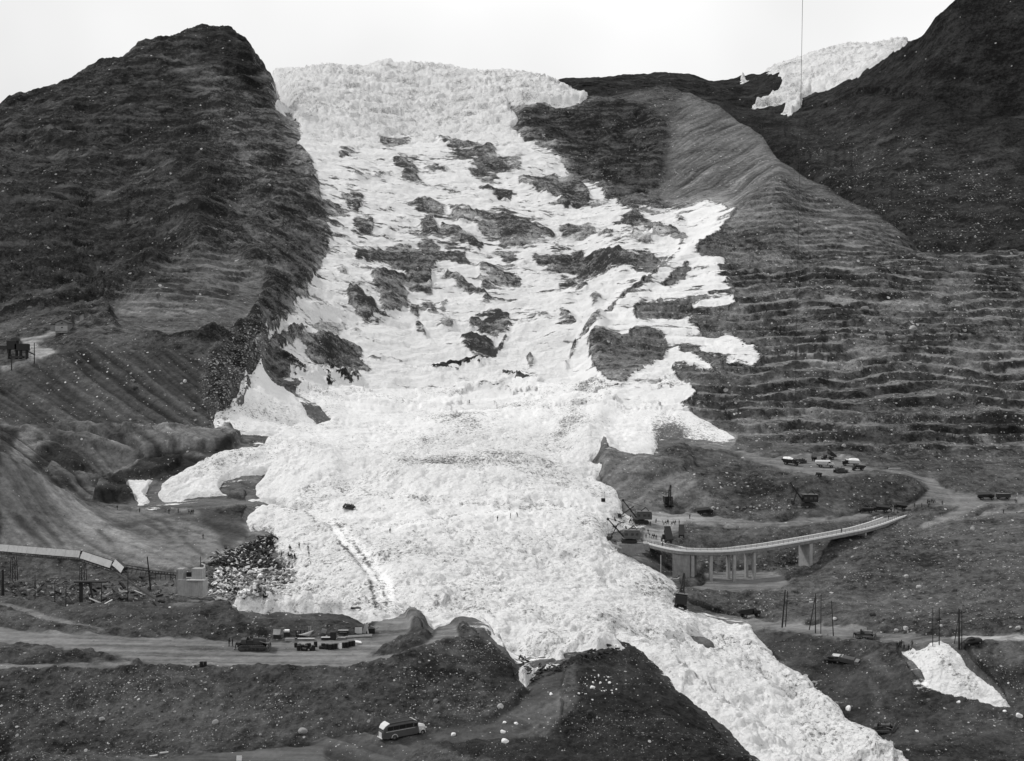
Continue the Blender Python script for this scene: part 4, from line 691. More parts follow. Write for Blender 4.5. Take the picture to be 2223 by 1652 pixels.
def thing(name, label, cat, loc, rz=0, group=None, tilt=(0, 0), sc=1.0):
    o = bpy.data.objects.new(name, None); COL.objects.link(o); o.empty_display_size = .1
    o.location = loc; o.rotation_euler = (tilt[0], tilt[1], rz); o.scale = (sc,) * 3
    return tag(o, label, cat, group)
KIDS = {}
def kids(o): return [c for c in bpy.data.objects if c.parent is o]
def copy_tree(o, loc, rz, label, group=None, tilt=(0, 0), sc=1.0):
    r = o.copy(); COL.objects.link(r); r.location = loc; r.rotation_euler = (tilt[0], tilt[1], rz); r.scale = (sc,) * 3
    r['label'] = label
    if group: r['group'] = group
    elif 'group' in r: del r['group']
    if o.name not in KIDS: KIDS[o.name] = [(c, kids(c)) for c in kids(o)]
    for c, gs in KIDS[o.name]:
        c2 = c.copy(); COL.objects.link(c2); c2.parent = r
        for g in gs: g2 = g.copy(); COL.objects.link(g2); g2.parent = c2
    return r
def slope_tilt(p, rz, L=4.0):
    """pitch and roll of the ground under a machine heading rz"""
    u = p.x / p.y * F + CU
    def h(x, y): return ground(x / y * F + CU, Y=y).z
    c, s_ = math.cos(rz), math.sin(rz)
    fx = (h(p.x + c * L / 2, p.y + s_ * L / 2) - h(p.x - c * L / 2, p.y - s_ * L / 2)) / L
    fy = (h(p.x - s_ * 1.2, p.y + c * 1.2) - h(p.x + s_ * 1.2, p.y - c * 1.2)) / 2.4
    return (max(-.35, min(.35, math.atan(fy))), max(-.4, min(.4, -math.atan(fx))))
G = ground
# ---------------------------------------------------------------- bridge
def bridge():
    near = [(1404,1180,-51.5),(1436,1188,-51.6),(1467,1194.5,-51.7),(1504,1197,-51.8),(1540,1197.5,-51.7),(1573,1197,-51.6),(1601,1195,-51.4),(1639,1190.5,-51.2),(1670,1186.5,-50.9),(1701,1181.5,-50.5),(1736,1175.5,-50.0),(1765,1170.5,-49.6),(1820,1160.5,-48.8),(1879,1149,-47.9),(1920,1137,-47.1),(1962,1121,-46.1),(1992,1113,-45.4)]
    P = []
    for u, v, z in near:
        Y = -z * F / (v - CV); P.append(Vector(((u - CU) / F * Y, Y, z)))
    # resample
    L = [0]
    for a, b in zip(P, P[1:]): L.append(L[-1] + (b - a).length)
    def at(s):
        s = min(max(s, 0), L[-1] - 1e-4); k = max(i for i in range(len(L)) if L[i] <= s); k = min(k, len(P) - 2); t = (s - L[k]) / (L[k + 1] - L[k]); return P[k].lerp(P[k + 1], t)
    S = [L[-1] * i / 70 for i in range(71)]; Q = [(at(s - 3) + at(s) + at(s + 3)) / 3 for s in S]; Q[0] = P[0]; Q[-1] = P[-1]
    T = [(Q[min(i + 1, 70)] - Q[max(i - 1, 0)]).normalized() for i in range(71)]
    Nn = [Vector((-t.y, t.x, 0)).normalized() for t in T]; W_ = 6.2
    o = P[0] + Nn[0] * 3
    t = thing('bridge', 'curved concrete road bridge on wall piers with thin railings', 'bridge', o)
    def strip(name, m, off0, off1, z0, z1, a=0, b=70):
        mb = MB(); rings = []
        for i in range(a, b + 1):
            rings.append([Q[i] + Nn[i] * off0 + Vector((0, 0, z0)) - o, Q[i] + Nn[i] * off1 + Vector((0, 0, z0)) - o, Q[i] + Nn[i] * off1 + Vector((0, 0, z1)) - o, Q[i] + Nn[i] * off0 + Vector((0, 0, z1)) - o])
        return mb.loft(rings).build(name, m, t)
    strip('deck', 'deckm', .45, W_ - .45, -.5, 0); strip('beam', 'concrete2', .9, 1.6, -1.5, -.503); strip('beam', 'concrete2', W_ - 1.6, W_ - .9, -1.5, -.503)
    strip('kerb', 'kerb', 0, .447, -.25, .32); strip('kerb', 'kerb', W_ - .447, W_, -.25, .32); strip('fascia', 'concrete2', .04, .447, -1.3, -.252); strip('fascia', 'concrete2', W_ - .447, W_ - .04, -1.3, -.252)
    for off in (.22, W_ - .22):
        rl = MB()
        for zz in (.75, 1.15): rl.path([Q[i] + Nn[i] * off + Vector((0, 0, zz)) - o for i in range(0, 71, 2)], .025, 4)
        rl.build('rail', 'dark', t)
        proto = None; n = int(L[-1] / 2.35)
        for k in range(n + 1):
            s = L[-1] * k / n; i = min(69, int(s / L[-1] * 70)); f = s / L[-1] * 70 - i
            q = Q[i].lerp(Q[i + 1], f) + Nn[i] * off - o
            if proto is None: proto = MB().tube((0, 0, .27), (0, 0, 1.25), .05, .05, 4).build('post', 'dark', t); c = proto
            else: c = proto.copy(); COL.objects.link(c); c.parent = t
            c.location = q
    def pier(u, width, depth, top_off=0, name='pier', m='concrete'):
        i = min(range(71), key=lambda k: abs(Q[k].x / Q[k].y * F + CU - u)); q = Q[i] + Nn[i] * (.35 + depth / 2)
        g = min(G(u, Y=q.y - depth / 2).z, G(u, Y=q.y + depth / 2).z) - 1.2; top = Q[i].z - .98; 
        if depth < 8: top = Q[i].z - 1.503
        MB().box((q.x - o.x, q.y - o.y, (g + top) / 2 - o.z), (width, depth, top - g), rz=math.atan2(T[i].y, T[i].x)).build(name, m, t, bevel=.04)
    def column(u, back):
        i = min(range(71), key=lambda k: abs(Q[k].x / Q[k].y * F + CU - u)); q = Q[i] + Nn[i] * (1.05 + back)
        g = G(u, Y=q.y).z - 1.2; top = Q[i].z - 1.503; MB().box((q.x - o.x, q.y - o.y, (g + top) / 2 - o.z), (1.05, 1.1, top - g), rz=math.atan2(T[i].y, T[i].x)).build('column', 'concrete', t, bevel=.04)
    for u in (1508, 1550.5, 1594.5, 1636): column(u, 0); column(u, 4.1)
    pier(1763, 1.5, 5.4); pier(1883, .9, 5.2)
    pier(1475, 6.5, 5.6, name='pier_wall', m='concrete2')
    MB().box((Q[0].x - 1.4 - o.x, Q[0].y + 2 - o.y, -54.6 - o.z), (4.6, 6.4, 6.6)).build('abutment', 'concrete', t, bevel=.05)
    MB().box((Q[0].x - 5.2 - o.x, Q[0].y + 3 - o.y, -56.2 - o.z), (2.4, 4.4, 5.0)).build('wing_wall', 'concrete2', t, bevel=.05)
    bl = Vector((G(1434, Y=377).x, 377, 0)); MB().tube((bl.x - o.x, bl.y - o.y, -64 - o.z), (bl.x - o.x, bl.y - o.y, -53.3 - o.z), .16, .16, 6).build('prop', 'concrete', t)
    return t, Q, Nn, T
BR, BQ, BN, BT = bridge()
# crib wall of stacked beams under the right end
cw = thing('crib_wall', 'dark timber crib wall holding the bank under the upper bridge end', 'retaining wall', BQ[62] + Vector((0, 0, -1.2)))
pb = None
for lv in range(9):
    for i in range(57, 69):
        a = BQ[i] + BN[i] * .2 - BQ[62]; b = BQ[i + 1] + BN[i + 1] * .2 - BQ[62]; z = -.1 - lv * .5 + (.1 if i % 2 else 0)
        mb = MB().box(((a.x + b.x) / 2, (a.y + b.y) / 2, (a.z + b.z) / 2 + z), ((b - a).length * .97, .35, .38), rz=math.atan2(b.y - a.y, b.x - a.x), ry=-math.atan2(b.z - a.z, math.hypot(b.x - a.x, b.y - a.y))); mb.build('beam', 'timber', cw)
# ---------------------------------------------------------------- people
def skin_person(name, pts, edges):
    me = bpy.data.meshes.new(name); me.from_pydata([p[:3] for p in pts], edges, []); o = bpy.data.objects.new(name, me); COL.objects.link(o)
    mo = o.modifiers.new('s', 'SKIN'); me.skin_vertices.new() if not me.skin_vertices else None
    for i, p in enumerate(pts): me.skin_vertices[0].data[i].radius = (p[3], p[4] if len(p) > 4 else p[3])
    me.skin_vertices[0].data[0].use_root = True; mo.branch_smoothing = .4
    o.modifiers.new('ss', 'SUBSURF').levels = 1
    dg = bpy.context.evaluated_depsgraph_get(); m2 = bpy.data.meshes.new_from_object(o.evaluated_get(dg)); bpy.data.objects.remove(o); m2.name = name
    for p in m2.polygons: p.use_smooth = True
    return m2
def person_mesh(k):
    st = (.02, .16, .3, .08)[k]; lean = (0, .05, .12, .28)[k]; arm = (.05, .15, .3, .42)[k]
    pts = [(0, 0, .95, .15, .12), (lean * .4, 0, 1.2, .155, .11), (lean * .8, 0, 1.42, .19, .11), (lean, 0, 1.53, .055), (lean + .03, 0, 1.66, .1, .1), (lean + .03, 0, 1.74, .085),
           (st, .1, .9, .095), (st * .9, .12, .5, .07), (st, .12, .1, .052), (st + .14, .13, .04, .045), (-st, -.1, .9, .095), (-st * .6, -.12, .5, .07), (-st * 1.2, -.12, .1, .052), (-st * 1.2 + .14, -.13, .04, .045),
           (lean * .8, .22, 1.4, .065), (lean * .6 + arm * .3, .27, 1.12, .05), (lean * .6 + arm, .25, .9, .042), (lean * .8, -.22, 1.4, .065), (lean * .6 - arm * .2, -.27, 1.12, .05), (lean * .6 + arm * .5, -.25, .88, .042)]
    ed = [(0, 1), (1, 2), (2, 3), (3, 4), (4, 5), (0, 6), (6, 7), (7, 8), (8, 9), (0, 10), (10, 11), (11, 12), (12, 13), (2, 14), (14, 15), (15, 16), (2, 17), (17, 18), (18, 19)]
    m = skin_person('person_body', pts, ed)
    m.materials.append(M['cloth']); m.materials.append(M['skin'])
    for p in m.polygons:
        c = p.center; p.material_index = 1 if (1.57 < c.z < 1.70 and c.x > lean + .05) or (c.z < .93 and abs(c.y) > .2 and c.z > .8) else 0
    return m
PM = [person_mesh(k) for k in range(4)]
hat = MB().tube((0, 0, 1.71), (0, 0, 1.76), .15, .14, 8).tube((0, 0, 1.76), (0, 0, 1.85), .095, .08, 8)
hatm = hat.build('hat', 'cloth2'); HATM = hatm.data; bpy.data.objects.remove(hatm)
NP = 0
def person(u, v, label, group=None, sc=1.0, face=None, z=None, pose=None):
    global NP
    p = G(u, v) if z is None else Vector(((u - CU) / F * (-z * F / (v - CV)), -z * F / (v - CV), z))
    k = (NP * 7 + 3) % 4 if pose is None else pose
    o = bpy.data.objects.new('person', PM[k]); COL.objects.link(o); o.location = p - Vector((0, 0, .03))
    o.rotation_euler = (0, 0, (NP * 2.39) % 6.28 if face is None else face); o.scale = (1.12 * sc, 1.12 * sc, sc * (1 + .04 * ((NP * 5) % 3 - 1)))
    tag(o, label, 'person', group)
    h = bpy.data.objects.new('hat', HATM); COL.objects.link(h); h.parent = o; h.location = (.03 + (0, .05, .12, .28)[k], 0, 0)
    NP += 1; return o
def cl(c, pts): return ov(c, pts)
CR['R5b'] = (560, 1300, 6.538); CR['R8'] = (2120, 1180, 5.052); CR['R7'] = (1940, 1120, 6.947); CR['R1'] = (0, 1340, 5.5575); CR['R2'] = (380, 1320, 5.5575); CR['R3'] = (550, 1540, 5.17); CR['R0'] = (0, 780, 9.2625)
CR['R6'] = (1600, 1320, 5.5575); CR['Q2'] = (2080, 1500, 4.631); CR['Q1'] = (1660, 1460, 6.538)
for pts, c, lb, gp in (([(690,805),(722,805),(765,800),(792,800)], 'S', 'dark figure crowding under the front of the upper power shovel', 'people under the upper shovel'),
    ([(1320,838),(1355,838),(1395,820),(1410,822),(1465,858),(1510,832),(1540,832)], 'S', 'dark figure in the row of onlookers on the pale yard', 'onlookers on the pale yard'),
    ([(1000,1085),(1070,1065),(1120,1085),(1155,1085),(1190,1100)], 'S', 'dark figure in the group behind the bridge abutment', 'people behind the abutment'),
    ([(1000,402),(1018,404),(1030,402),(1055,398),(1075,396),(1092,396)], 'R8', 'dark figure in the close group at the road fork above the bridge', 'people at the road fork'),
    ([(535,508),(548,512),(580,518)], 'R8', 'dark figure beside the boxes at the upper bridge end', 'people by the boxes'),
    ([(1062,635),(1080,638),(1100,640),(1120,640),(1140,640),(1158,640)], 'R5b', 'dark figure standing in the short line on the ice', 'line of people on the ice'),
    ([(1070,500),(1080,515)], 'R5b', 'dark figure of the pair above the line of people on the ice', 'pair above the line'),
    ([(1220,58),(1234,60),(1246,58)], 'G', 'dark figure in the huddle of three on the path below the dark slope', 'huddle on the path'),
    ([(1416,918),(1426,916),(1446,932)], 'I', 'dark figure at the top left of the dumped ice strip', 'people on the dumped ice'),
    ([(1475,940),(1498,918)], 'I', 'dark figure at the crest of the dumped ice strip', 'people at the crest of the dumped ice'),
    ([(2112,392),(2130,394)], 'R8', 'dark figure of the pair on the road at the right edge', 'pair on the haul road')):
    for a in cl(c, pts): person(a[0], a[1], lb, gp)
for c, pt, lb in (('S',(880,838),'dark figure alone right of the crowd under the upper shovel'),('S',(1080,850),'dark figure standing at the edge of the pale ice spit'),
    ('S',(1183,800),'dark figure standing alone in the middle of the pale yard'),('S',(1615,820),'dark figure at the right end of the onlookers by the rubble'),
    ('S',(1810,722),'dark figure standing in front of the dump truck by the bank'),('S',(420,762),'dark figure on the ice between the two power shovels'),
    ('S',(1040,998),'dark figure walking between lower shovel and parked tipper'),
    ('R8',(840,445),'dark figure on the road left of the close group'),('R8',(930,446),'dark crouching figure on the road near the fork'),('R8',(1015,448),'dark figure just below the close group at the fork'),
    ('R8',(1190,418),'dark figure right of the close group on the road edge'),
    ('R8',(1965,530),'dark figure on the lower road at the right'),('R5b',(1228,458),'dark figure alone on the ice above the line'),('R5b',(1375,502),'upper dark figure of two on the open ice'),
    ('R5b',(1390,598),'lower stooping dark figure on the open ice'),('R5b',(938,600),'dark figure at the left edge of the ice by a plank'),('R5b',(1048,602),'dark figure at the left end of the line on the ice'),
    ('R5b',(1060,762),'dark figure climbing out of the wreckage onto the ice'),('R5b',(645,1302),'left figure at the lower ice edge behind the bank'),('R5b',(678,1288),'right figure at the lower ice edge behind the bank'),
    ('R5b',(240,712),'dark figure among the wreckage timbers'),('R5b',(985,885),'dark figure standing below the wreckage on dirty ice'),('G',(757,32),'dark figure on the path at the foot of the dark spoil'),
    ('G',(900,48),'dark figure with outstretched load on the path'),('G',(1150,52),'dark figure left of the huddle on the path'),('G',(1090,56),'small dark figure low on the path'),('G',(1310,218),'dark figure climbing the pale gravel fan'),
    ('H',(1016,102),'dark figure walking on the trail across the ice'),('H',(1100,84),'smaller dark figure ahead on the trail across the ice'),('H',(1145,78),'dark figure furthest right on the trail across the ice'),
    ('H',(323,182),'tiny dark figure on the left part of the ice trail'),('G',(1478,912),'man standing behind the big bulldozer in dark jacket'),('G',(1500,910),'second man behind the big bulldozer, nearer its ripper')):
    a = cl(c, [pt])[0]; person(a[0], a[1], lb)
def on_bridge(i, off, lb):
    q = BQ[i] + BN[i] * off; o = bpy.data.objects.new('person', PM[i % 4]); COL.objects.link(o); o.location = q; o.rotation_euler = (0, 0, i * 1.0); o.scale = (1.12, 1.12, 1); tag(o, lb, 'person')
    h = bpy.data.objects.new('hat', HATM); COL.objects.link(h); h.parent = o; h.location = (.1, 0, 0)
on_bridge(4, 1.2, 'dark figure on the bridge deck below the tipper'); on_bridge(42, 1.5, 'dark figure alone on the straight part of the bridge'); on_bridge(60, 2.5, 'dark figure near the upper end of the bridge'); on_bridge(66, 4, 'dark figure where the bridge meets the haul road')
# ================================================================ machines
BLK = lambda p, rz: slope_tilt(p, rz)
def wheel(parent, x, y, r, w, m='rubber', hub='grey'):
    o = MB().tube((0, -w / 2, 0), (0, w / 2, 0), r, r, 16).build('wheel', m, parent, bevel=r * .08); o.location = (x, y, r)
    s_ = 1 if y > 0 else -1
    MB().tube((0, s_ * (w / 2 + .005), 0), (0, s_ * (w / 2 + .04), 0), r * .5, r * .4, 10).build('hub', hub, o)
    return o
def bulldozer(label, loc, rz, group=None, hood='paint', tilt=(0, 0), sc=1.0):
    t = thing('bulldozer', label, 'bulldozer', loc, rz, group, tilt, sc)
    for s in (-1, 1):
        y = s * 1.02; pr = []
        for k in range(9): a = math.pi / 2 + math.pi * k / 8; pr.append((-1.75 + .42 * math.cos(a), .46 + .42 * math.sin(a)))
        for k in range(9): a = -math.pi / 2 + math.pi * k / 8; pr.append((1.75 + .42 * math.cos(a), .46 + .42 * math.sin(a)))
        tr = MB().prism(pr, y - .28, y + .28).build('track', 'dark', t, bevel=.03)
        sh = MB()
        for k in range(13):
            x = -1.7 + 3.4 * k / 12; sh.box((x, y, .89), (.12, .6, .06)); sh.box((x, y, .03), (.12, .6, .06))
        sh.build('track_shoes', 'steel', tr)['kind'] = 'stuff'
        rl = MB()
        for k in range(5): rl.tube((-1.3 + .65 * k, y + s * .285, .33), (-1.3 + .65 * k, y + s * .34, .33), .16, .16, 8)
        rl.tube((-1.75, y + s * .285, .46), (-1.75, y + s * .33, .46), .3, .3, 10).tube((1.75, y + s * .285, .46), (1.75, y + s * .33, .46), .28, .28, 10); rl.box((0, y + s * .3, .55), (3.2, .04, .14)); rl.build('track_frame', hood, tr)
        MB().box((1.3, s * 1.42, .62), (3.1, .14, .26), ry=.05).build('push_arm', hood, t, bevel=.02)
        MB().tube((1.2, s * .62, 1.5), (2.65, s * .9, 1.05), .07, .05, 8).build('lift_ram', 'grey', t)
    MB().box((0, 0, .85), (3.3, 1.45, .6)).build('chassis', 'dark', t, bevel=.05)
    hd = MB().prism([(.1, 1.1), (2.05, 1.1), (2.05, 1.72), (1.9, 1.86), (.1, 2.0)], -.46, .46).build('hood', hood, t, bevel=.05)
    MB().box((2.06, 0, 1.42), (.05, .8, .66)).build('radiator', 'black', hd)
    MB().tube((.9, .18, 1.9), (.9, .18, 2.75), .06, .06, 8).build('exhaust_stack', 'black', t)
    MB().box((-.35, 0, 1.38), (1.0, 1.3, .55)).build('cab_platform', 'dark', t, bevel=.04)
    MB().box((-.75, 0, 1.9), (.25, .75, .6)).box((-.5, 0, 1.7), (.6, .7, .18)).build('seat', 'black', t, bevel=.03)
    MB().box((-1.35, 0, 1.45), (.9, 1.5, .8)).build('fuel_tank', hood, t, bevel=.08)
    bl = [(2.62, .05), (2.85, .08), (2.72, .5), (2.74, .95), (2.92, 1.35), (2.8, 1.4), (2.6, 1.0), (2.55, .5)]
    MB().prism(bl, -1.95, 1.95).build('blade', 'steel', t, bevel=.02)
    MB().box((-2.15, 0, .9), (.5, 1.0, .7)).tube((-2.5, -.4, 1.1), (-2.5, .4, 1.1), .22, .22, 10).box((-2.75, 0, .55), (.14, .22, 1.1), ry=.2).build('ripper', 'dark', t, bevel=.02)
    return t
d0 = G(548, 1410); 
bulldozer('large dark tracked bulldozer on the wide dirt road, blade towards the scrap row', d0, R(6), tilt=(0, 0), sc=1.22)
p = G(1876, 1384); bulldozer('tracked bulldozer with pale engine cover beside the haul road, above the dug slope', p, R(-24), hood='grey', tilt=slope_tilt(p, R(-24)), sc=1.05)
p = G(1918, 1588); bulldozer('dark tracked loader sunk in the muddy ground right of the ice tongue', p, R(-38), hood='paint', tilt=slope_tilt(p, R(-38)), sc=.98)
p = G(759, 1103); bulldozer('small dark bulldozer alone on the white ice', p, R(170), tilt=slope_tilt(p, R(170)), sc=.78)
p = G(1822, 1026); bulldozer('dark bulldozer with raised blade in front of the pale trucks', p, R(12), tilt=(0, 0), sc=1.05)
p = G(1738, 1005); bulldozer('dark bulldozer parked behind the left pale-topped truck', p, R(185), sc=.95)

def dump_truck(label, loc, rz, body='dark', load=None, raised=0.0, group=None, tilt=(0, 0), sc=1.0, hood='dark'):
    t = thing('dump_truck', label, 'dump truck', loc, rz, group, tilt, sc)
    MB().box((0, 0, .95), (6.6, .9, .3)).build('chassis', 'black', t, bevel=.03)
    for s in (-1, 1):
        wheel(t, 2.35, s * .98, .58, .42); wheel(t, -1.9, s * 1.0, .66, .62)
    hd = MB().prism([(2.1, 1.0), (3.35, 1.0), (3.4, 1.6), (3.2, 1.85), (2.1, 2.0)], -.6, .6).build('hood', hood, t, bevel=.06)
    MB().box((3.4, 0, 1.35), (.05, .8, .55)).build('radiator', 'grey', hd)
    for s in (-1, 1): MB().tube((3.38, s * .75, 1.35), (3.5, s * .75, 1.35), .13, .15, 8).build('headlight', 'pale', t); MB().box((2.4, s * .98, 1.28), (1.5, .5, .1)).build('mudguard', hood, t, bevel=.03)
    cb = MB().prism([(1.05, 1.1), (2.1, 1.1), (2.1, 1.95), (1.9, 2.65), (1.05, 2.65)], -.95, .95).build('cab', hood, t, bevel=.05)
    MB().prism([(2.13, 2.0), (2.14, 1.98), (1.97, 2.52), (1.95, 2.5)], -.8, .8).build('windscreen', 'glass', cb)
    for s in (-1, 1): MB().box((1.55, s * .965, 2.25), (.7, .03, .45)).build('side_window', 'glass', cb)
    pv = Vector((-3.0, 0, 1.15))
    bd = MB().prism([(-.9, .9), (.1, .15), (3.5, .05), (4.0, 1.35), (4.9, 1.5), (4.9, 1.58), (3.9, 1.5), (-.6, 1.35)], -1.2, 1.2)
    b = bd.build('dump_body', body, t, bevel=.04); b.location = pv; b.rotation_euler = (0, -raised, 0)
    for s in (-1, 1):
        rb = MB()
        for k in range(5): rb.box((.3 + .8 * k, s * 1.24, .75), (.1, .08, 1.2))
        rb.build('ribs', body, b)['kind'] = 'stuff'
    if load:
        rr = random.Random(5); l = MB(); rings = []
        for i in range(9):
            x = -.3 + 4.0 * i / 8; h = .35 + .5 * math.sin(math.pi * (i + .6) / 9.4); rings.append([(x, y_ * 1.1, 1.3 + h * (1 - y_ * y_) + rr.uniform(-.06, .1)) for y_ in (-1, -.6, -.2, .2, .6, 1)] + [(x, 1.1, 1.0), (x, -1.1, 1.0)])
        l.loft(rings).build('load', load, b)
    if raised: MB().tube((-.2, 0, 1.0), Vector((-3, 0, 1.15)) + Matrix.Rotation(-raised, 3, 'Y') @ Vector((2.6, 0, .1)), .12, .09, 8).build('hoist_ram', 'grey', t)
    return t
for uv, rz, kw, lb in (((1628, 1340), 8, dict(sc=1.0, hood='black', body='black'), 'big dark dump truck driving on the haul road below the bridge'),
    ((1530, 1116), 4, dict(hood='black', body='black', sc=.95), 'dark dump truck at the foot of the bank beside the pale yard'),
    ((1716, 1009), -28, dict(load='iceb', sc=1.05), 'truck with rounded white load at the left end of the parked machines'),
    ((1790, 1014), -8, dict(body='pale', hood='pale', sc=1.1), 'pale long dumper with big wheels in the middle of the parked machines'),
    ((1845, 1011), 172, dict(body='pale', hood='black', load='iceb', sc=1.05), 'truck with white topped body at the right end of the parked machines'),
    ((1766, 998), 80, dict(sc=.8), 'small dark truck seen end on behind the pale dumper'),
    ((1796, 998), 200, dict(raised=.6, sc=.95), 'dark truck with tipped body at the back of the parking place'),
    ((1776, 1034), 95, dict(sc=.62), 'small dark truck standing alone at the near edge of the parking place'),
    ((1862, 1021), 182, dict(sc=.8, raised=.12), 'low dark truck right behind the dark bulldozer'),
    ((2138, 1083), 0, dict(sc=1.0, hood='black'), 'dark truck parked on the road near the right edge'),
    ((1879, 1113), 175, dict(body='black', sc=.8, hood='black'), 'dark truck with pale rim at the upper bridge end, leftmost of its row'),
    ((1910, 1110), 176, dict(body='black', hood='black', sc=.9), 'dark truck at the upper bridge end, middle of its row'),
    ((1951, 1104), 178, dict(body='black', hood='black', sc=.75), 'dark truck at the upper bridge end, rightmost of its row')):
    p = G(*uv); t = dump_truck(lb, p, R(rz), tilt=slope_tilt(p, R(rz)) if kw.get('sc', 1) > .7 else (0, 0), **kw)
    if lb.startswith('pale long') or 'right end of the parked' in lb:
        pass
# two tippers with raised bodies seen from behind on the bridge approach
for u, v, z, lb in ((1446, 1177, -50.6, 'dark tipper with raised body backed onto the left end of the bridge'), (1479, 1166, -49.3, 'second dark tipper with raised body behind the bridge approach')):
    Y = -z * F / (v - CV); dump_truck(lb, Vector(((u - CU) / F * Y, Y, max(z, G(u, Y=Y).z))), R(100 if u < 1460 else 80), raised=.85, body='dark', sc=1.0 if u < 1460 else .8)

def power_shovel(label, loc, rz, group=None, boom=48, stick=-20, sc=1.0, tilt=(0, 0), house='steel', drop=0):
    t = thing('power_shovel', label, 'power shovel', loc, rz, group, tilt, sc)
    for s in (-1, 1): MB().prism([(-2.2, .05), (2.2, .05), (2.5, .5), (2.1, .95), (-2.1, .95), (-2.5, .5)], s * 1.25 - .4, s * 1.25 + .4).build('track', 'black', t, bevel=.05)
    MB().box((0, 0, .8), (2.4, 1.9, .5)).tube((0, 0, 1.0), (0, 0, 1.3), 1.0, 1.0, 14).build('turntable', 'black', t)
    h = MB().prism([(-3.4, 1.4), (1.7, 1.4), (1.7, 3.5), (1.4, 3.9), (-3.1, 3.9), (-3.4, 3.5)], -1.5, 1.5).build('house', house, t, bevel=.06)
    MB().box((-.8, 0, 4.02), (5.0, 3.2, .12)).build('roof', 'grey', h)
    for s in (-1, 1):
        for x, w in ((-2.4, .8), (-1.0, .9), (.9, .9)): MB().box((x, s * 1.51, 2.75), (w, .04, .75)).build('window', 'glass', h)
    MB().box((1.71, .85, 2.9), (.04, 1.0, .9)).build('window', 'glass', h)
    c, s_ = math.cos(R(boom)), math.sin(R(boom)); B0 = Vector((1.4, 0, 1.6)); L = 7.6
    tip = B0 + Vector((c * L, 0, s_ * L))
    bm_ = MB()
    for s in (-1, 1): bm_.tube(B0 + Vector((0, s * .55, 0)), tip + Vector((0, s * .16, 0)), .24, .16, 6)
    for k in range(6): q = B0.lerp(tip, (k + .5) / 6); bm_.box(q, (.18, 1.1 - k * .13, .18))
    bo = bm_.build('boom', 'black', t)
    MB().tube(tip + Vector((0, -.3, 0)), tip + Vector((0, .3, 0)), .42, .42, 14).build('sheave', 'dark', bo)
    mid = B0.lerp(tip, .52); a = R(stick); sd = Vector((math.cos(a), 0, math.sin(a))); e = mid + sd * 3.6; s0 = mid - sd * 1.6
    st = MB().tube(s0 + Vector((0, -.35, 0)), e + Vector((0, -.25, 0)), .13, .13, 6).tube(s0 + Vector((0, .35, 0)), e + Vector((0, .25, 0)), .13, .13, 6).build('dipper_stick', 'black', t)
    MB().box(e + Vector((.45, 0, -.1)), (1.2, 1.15, 1.2), ry=.25, taper=.85).box(e + Vector((.9, 0, .5)), (.2, 1.0, .35)).build('bucket', 'dark', st, bevel=.05)
    g = MB().path([(-2.6, -.8, 3.9), (-1.4, -.5, 5.3), (.4, -.8, 3.9)], .08).path([(-2.6, .8, 3.9), (-1.4, .5, 5.3), (.4, .8, 3.9)], .08).tube((-1.4, -.5, 5.3), (-1.4, .5, 5.3), .1); g.build('gantry', 'black', t)
    MB().tube((-1.4, -.2, 5.3), tip + Vector((0, -.2, .3)), .035, n=4).tube((-1.4, .2, 5.3), tip + Vector((0, .2, .3)), .035, n=4).tube(tip + Vector((.3, 0, 0)), e + Vector((.5, 0, .5)), .03, n=4).build('hoist_cable', 'rope', t)
    return t
p = G(1392, 1136); power_shovel('dark power shovel with raised boom at the yard edge above the bridge', p, R(176), boom=52, stick=-35, sc=1.15)
Yb = 372; zb = -(1178 - CV) / F * Yb; pb_ = Vector(((1365 - CU) / F * Yb, Yb, zb)); power_shovel('power shovel with raised boom on broken concrete beside the bridge end', pb_, R(176), boom=48, stick=-62, sc=1.1)
fd = thing('fill_pad', 'broken concrete slab carrying the lower power shovel', 'slab', pb_ - Vector((0, 0, 3.2)))
MB().box((.6, .5, 1.55), (9.5, 6.5, 3.0), taper=.92).build('pad', 'concrete2', fd, bevel=.15); MB().box((-4.2, -2.2, 2.2), (3, 2.2, .5), ry=.3).build('slab', 'concrete', fd, bevel=.05)
p = G(1752, 1098); power_shovel('black power shovel working among white rubble below the dark bank', p, R(178), boom=55, stick=-75, sc=1.15, house='black')
p = G(1450, 1100); power_shovel('dark power shovel seen head on below the pale gravel bank', p, R(-88), boom=62, stick=-60, sc=1.05, house='black', tilt=(0, 0))
p = G(1476, 1322); power_shovel('black wrecked crawler crane standing at the ice edge left of the dump truck', p, R(80), boom=70, stick=-30, sc=1.15, house='black', tilt=(.1, .12))
# bare pump rig with two upright rods on the ice
p = G(1309, 1089); t = thing('winch_rig', 'black winch with two upright rods standing on the ice left of the upper shovel', 'winch', p)
MB().box((0, 0, .6), (1.5, 1.2, 1.2)).tube((-.8, 0, .9), (.8, 0, .9), .5, .5, 10).build('drum', 'black', t, bevel=.05)
for x in (-.45, .35): MB().tube((x, 0, .5), (x, 0, 3.6), .06, .05, 5).tube((x, 0, 3.4), (x, 0, 3.9), .16, .1, 6).build('rod', 'dark', t)

